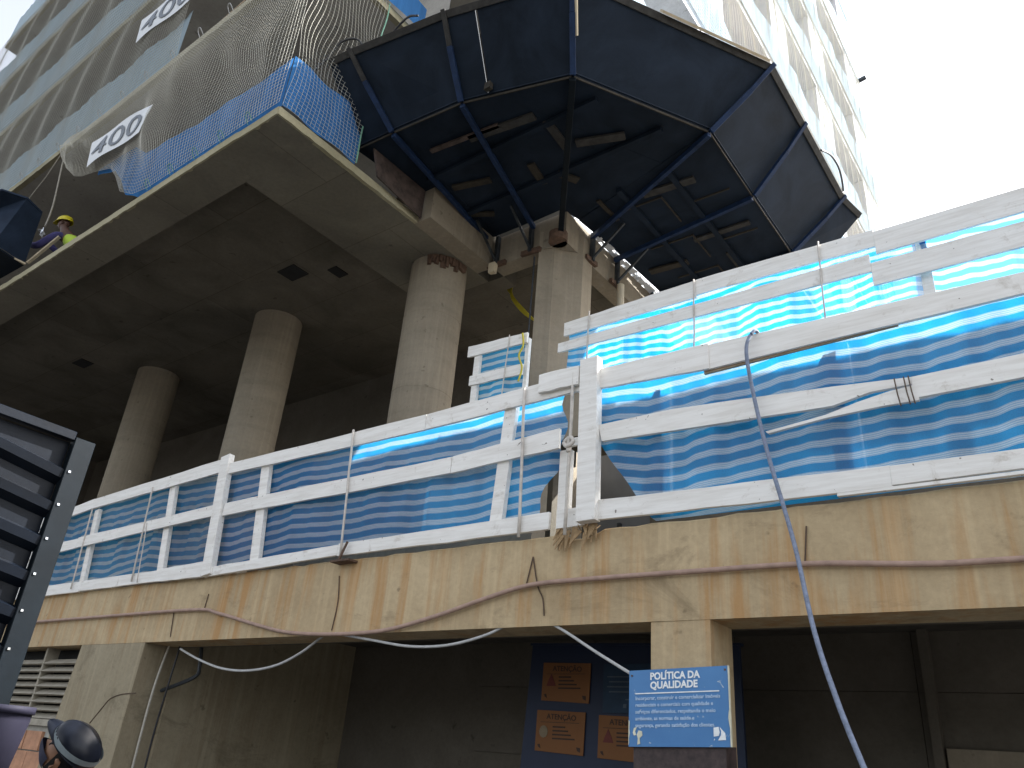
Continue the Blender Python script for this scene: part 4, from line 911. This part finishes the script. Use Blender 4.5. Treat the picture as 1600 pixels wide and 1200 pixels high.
def helmet(parent, F0, mat, dz=0., h=.125):
    F = lambda a, b, c_: F0(a, b, c_+dz)
    mb = MB(); nu = 36; vs = []; nv = 10
    for j in range(nv+1):
        ph = (math.pi*.5)*j/nv*1.04
        for i in range(nu):
            th = 2*math.pi*i/nu
            a = math.sin(ph)*math.cos(th)*.138; b = math.sin(ph)*math.sin(th)*.112; c_ = math.cos(ph)*h
            c_ += .012*max(0, 1-abs(b)/.03)*math.sin(ph+.6)*(1 if j < nv-1 else 0)
            vs.append(F(a-.008, b, c_+.045))
    fs = [(j*nu+i, j*nu+(i+1) % nu, (j+1)*nu+(i+1) % nu, (j+1)*nu+i) for j in range(nv) for i in range(nu)]
    mb.add(vs, fs)
    # brim ring + peak
    ring = []
    for i in range(nu):
        th = 2*math.pi*i/nu; pk = max(0, math.cos(th))**3*.055
        ring.append(((.138+.003+pk)*math.cos(th)-.008, (.112+.003)*math.sin(th), .036-.25*pk))
    inn = [((.132)*math.cos(2*math.pi*i/nu)-.008, .106*math.sin(2*math.pi*i/nu), .042) for i in range(nu)]
    top = [F(*p) for p in ring]; bot = [F(p[0], p[1], p[2]-.005) for p in ring]; it = [F(*p) for p in inn]; ib = [F(p[0], p[1], p[2]-.006) for p in inn]
    mb.add(top+bot+it+ib, [(i, (i+1) % nu, nu+(i+1) % nu, nu+i) for i in range(nu)]+[(i, (i+1) % nu, 2*nu+(i+1) % nu, 2*nu+i) for i in range(nu)]+[(nu+i, nu+(i+1) % nu, 3*nu+(i+1) % nu, 3*nu+i) for i in range(nu)])
    o = build('safety_helmet', mb, mat, parent, smooth=True)
    return o
def strap_band(parent, F, mat):
    mb = MB(); n = 30
    for i in range(n):
        pass
    vs = []
    for i in range(n+1):
        th = math.pi*(-1.0+2.0*i/n)
        for c_ in (.050, .078):
            q = math.sqrt(max(0, 1-((c_-.045)/.125)**2))*1.025
            vs.append(F(.138*q*math.cos(th)-.008, .112*q*math.sin(th), c_-.02*math.cos(th)-.006))
    mb.add(vs, [(2*i, 2*i+1, 2*i+3, 2*i+2) for i in range(n)]); mb.uv = None
    return build('strap', mb, mat, parent, smooth=True)

# onlooker in the bottom left corner
hc = Vector((-4.496, 2.184, 1.482)); fw = (-.41, -.61, .63); upv = (.77, .25, .60)
p1 = thing('person', 'person in a black helmet and dark face mask looking up, bottom left corner', 'person', (-4.42, 2.2, 0))
F1 = frame(hc, fw, upv)
B = lambda x, y, z: (hc.x+.10+x, hc.y+.12+y, z-.03)
# joints: 0 pelvis 1 waist 2 chest 3 neckbase 4 neck 5 head | arms | legs
V_ = [B(0, 0, .90), B(0, 0, 1.06), B(0, 0, 1.24), B(0, 0, 1.36), B(-.01, -.01, 1.42), tuple(hc),
      B(.05, .20, 1.34), B(.07, .27, 1.08), B(-.02, .28, .84), B(-.05, .27, .76),
      B(-.05, -.20, 1.34), B(-.07, -.27, 1.08), B(-.15, -.24, .86), B(-.18, -.22, .78),
      B(.03, .10, .86), B(.04, .11, .48), B(.05, .12, .10), B(-.08, .13, .04),
      B(-.03, -.10, .86), B(-.02, -.11, .48), B(.0, -.12, .10), B(-.14, -.12, .04)]
E_ = [(0, 1), (1, 2), (2, 3), (3, 4), (4, 5), (3, 6), (6, 7), (7, 8), (8, 9), (3, 10), (10, 11), (11, 12), (12, 13), (0, 14), (14, 15), (15, 16), (16, 17), (0, 18), (18, 19), (19, 20), (20, 21)]
R_ = [.13, .12, .15, .08, .055, .05, .055, .042, .034, .028, .055, .042, .034, .028, .085, .062, .042, .035, .085, .062, .042, .035]
body = skin(V_, E_, R_)
hm = head_mb(F1); body.add(hm.v, hm.f)
def hand(mb, w_, d, side, s=1.):
    """palm and five bent fingers from wrist w_ along d"""
    w_ = Vector(w_); d = Vector(d).normalized(); side = Vector(side).normalized(); nrm = d.cross(side).normalized()
    mb.bar(w_, w_+d*.085*s, .075*s, .026*s, nrm)
    for i, L in enumerate((.062, .072, .068, .052)):
        b0 = w_+d*.08*s+side*(.028-.019*i)*s; m1 = b0+d*L*.55*s+nrm*.010; e = m1+d*L*.4*s+nrm*.026
        mb.tube([b0, m1, e], [.0085*s, .008*s, .0065*s], 6)
    b0 = w_+d*.02*s+side*.034*s; mb.tube([b0, b0+side*.03*s+d*.025*s, b0+side*.034*s+d*.055*s+nrm*.012], [.011*s, .010*s, .008*s], 6)
hand(body, V_[9], (0, 0, -1), (-1, 0, 0)); hand(body, V_[13], (0, 0, -1), (-1, 0, 0))
build('body', body, 'skin', p1, smooth=True)
shirt = skin([V_[i] for i in (0, 1, 2, 3, 6, 7, 8, 10, 11, 12)], [(0, 1), (1, 2), (2, 3), (3, 4), (4, 5), (5, 6), (3, 7), (7, 8), (8, 9)], [.15, .14, .165, .085, .068, .056, .048, .068, .056, .048])
build('work_shirt', shirt, 'navycloth', p1, smooth=True)
tro = skin([V_[i] for i in (0, 14, 15, 16, 18, 19, 20)], [(0, 1), (1, 2), (2, 3), (0, 4), (4, 5), (5, 6)], [.14, .10, .078, .062, .10, .078, .062])
build('trousers', tro, 'navycloth', p1, smooth=True)
sh = MB()
for i in (17, 21): v = Vector(V_[i]); sh.box(v.x-.08, v.x+.16, v.y-.045, v.y+.045, 0.003, .09, .006)
build('boots', sh, 'black', p1, bevel=.01)
helmet(p1, F1, 'helmet_black', .036, .100); strap_band(p1, lambda a, b, c_: F1(a, b, c_+.036), 'strap')
hr = MB(); nu = 24
vs = []
for j in range(9):
    c_ = .075-.018*j
    for i in range(17):
        th = math.pi*(.44+1.12*i/16); k_ = 1.04-.012*j
        vs.append(F1(.101*math.cos(th)*k_, .080*math.sin(th)*k_, c_))
hr.add(vs, [(j*17+i, j*17+i+1, (j+1)*17+i+1, (j+1)*17+i) for j in range(8) for i in range(16)])
build('hair', hr, 'hair', p1, smooth=True)
mk = MB(); vs = []
for j in range(9):
    z = -.015-.012*j; t = (j/8)
    for i in range(17):
        th = (-1.25+2.5*i/16); zz = z/.118; jaw = 1+.18*zz
        rx = .108*math.sqrt(max(.05, 1-zz*zz))+.028*math.exp(-(math.sin(th)/.35)**2)*math.exp(-((zz+.2)/.4)**2)+.006
        vs.append(F1(rx*math.cos(th), .083*math.sqrt(max(.05, 1-zz*zz))*jaw*math.sin(th), z-.01*math.cos(th)))
mk.add(vs, [(j*17+i, j*17+i+1, (j+1)*17+i+1, (j+1)*17+i) for j in range(8) for i in range(16)])
build('face_mask', mk, 'mask', p1, smooth=True)
ey = MB()
for s_ in (-1, 1): ey.tube([F1(.086, s_*.020, .008), F1(.084, s_*.038, .007)], .006, 6)
for s_ in (-1, 1): ey.tube([F1(.095, s_*.014, .026), F1(.090, s_*.034, .030), F1(.078, s_*.050, .024)], .0045, 6)
build('eyes_and_brows', ey, 'eye', p1)

# worker on the lowest slab
wc = Vector((-13.52, 3.84, 9.56))
p2 = thing('person', 'worker in yellow helmet and fluorescent vest bending at the lowest slab edge', 'person', (-13.1, 4.1, 8.42))
fw2 = (-.75, -.62, -.12); F2 = frame(wc, fw2, (-.1, -.1, 1))
W = lambda x, y, z: (x, y, z)
V2_ = [W(-12.95, 4.25, 8.78), W(-13.02, 4.15, 8.92), W(-13.14, 4.03, 9.06), W(-13.40, 3.95, 9.28), W(-13.46, 3.88, 9.40), tuple(wc),
       W(-13.34, 3.74, 9.20), W(-13.5, 3.58, 8.93), W(-13.72, 3.55, 9.0), W(-13.78, 3.55, 9.03),
       W(-13.48, 4.1, 9.24), W(-13.62, 3.95, 9.05), W(-13.72, 3.75, 9.2), W(-13.74, 3.68, 9.28),
       W(-12.92, 4.12, 8.75), W(-13.15, 3.99, 8.62), W(-12.9, 4.12, 8.55), W(-13.0, 4.05, 8.54),
       W(-12.92, 4.35, 8.75), W(-13.15, 4.3, 8.62), W(-12.9, 4.4, 8.55), W(-13.0, 4.35, 8.54)]
body = skin(V2_, E_, R_[:3]+[.10, .075, .07]+R_[6:]); hm = head_mb(F2); body.add(hm.v, hm.f)
build('body', body, 'skindark', p2, smooth=True)
jk = skin([V2_[i] for i in (0, 1, 2, 3, 6, 7, 8, 10, 11, 12)], [(0, 1), (1, 2), (2, 3), (3, 4), (4, 5), (5, 6), (3, 7), (7, 8), (8, 9)], [.15, .14, .16, .085, .075, .065, .055, .075, .06, .05])
build('work_jacket', jk, 'purplecloth', p2, smooth=True)
vs2 = skin([V2_[i] for i in (0, 1, 2, 3)]+[tuple((Vector(V2_[3])*.5+Vector(V2_[6])*.5)), tuple((Vector(V2_[3])*.5+Vector(V2_[10])*.5))], [(0, 1), (1, 2), (2, 3), (3, 4), (3, 5)], [.158, .152, .172, .10, .085, .085])
build('hi_vis_vest', vs2, 'vest', p2, smooth=True)
tro = skin([V2_[i] for i in (0, 14, 15, 16, 18, 19, 20)], [(0, 1), (1, 2), (2, 3), (0, 4), (4, 5), (5, 6)], [.14, .10, .078, .062, .10, .078, .062]); build('trousers', tro, 'purplecloth', p2, smooth=True)
gl = MB(); hand(gl, V2_[9], (-1, -.1, .1), (0, -.3, 1), 1.15); build('glove', gl, 'glove', p2); gl = MB(); hand(gl, V2_[13], (-.4, -.4, .8), (-1, 0, 0), 1.15); build('glove', gl, 'glove', p2)
helmet(p2, F2, 'helmet_yellow')
build('hanging_rope', MB().tube(curve_pts([(-13.35, 3.36, 10.9), (-13.4, 3.45, 10.4), (-13.55, 3.58, 9.8), (-13.66, 3.62, 9.42)], 6), .014, 6), 'whiterope', loc=(-13.4, 3.5, 10), smooth=True, label='pale rope hanging from the second slab to the bending worker', cat='rope')
build('guy_rope', MB().tube([(-13.35, 3.36, 10.88), (-13.9, 3.4, 10.5), (-14.9, 3.42, 9.95), (-15.6, 3.45, 9.6)], .010, 5), 'whiterope', loc=(-14, 3.4, 10.3), label='thin slanting rope left of the hanging rope, above the blue tray end', cat='rope')
cb = MB(); cb.tube([(-13.67+.03*math.cos(a), 3.61, 9.33+.06*math.sin(a)) for a in [2*math.pi*i/14 for i in range(15)]], .009, 6, False)
build('carabiner', cb, 'chrome', loc=(-13.56, 3.63, 9.33), label='shiny steel carabiner at the end of the hanging rope', cat='carabiner')
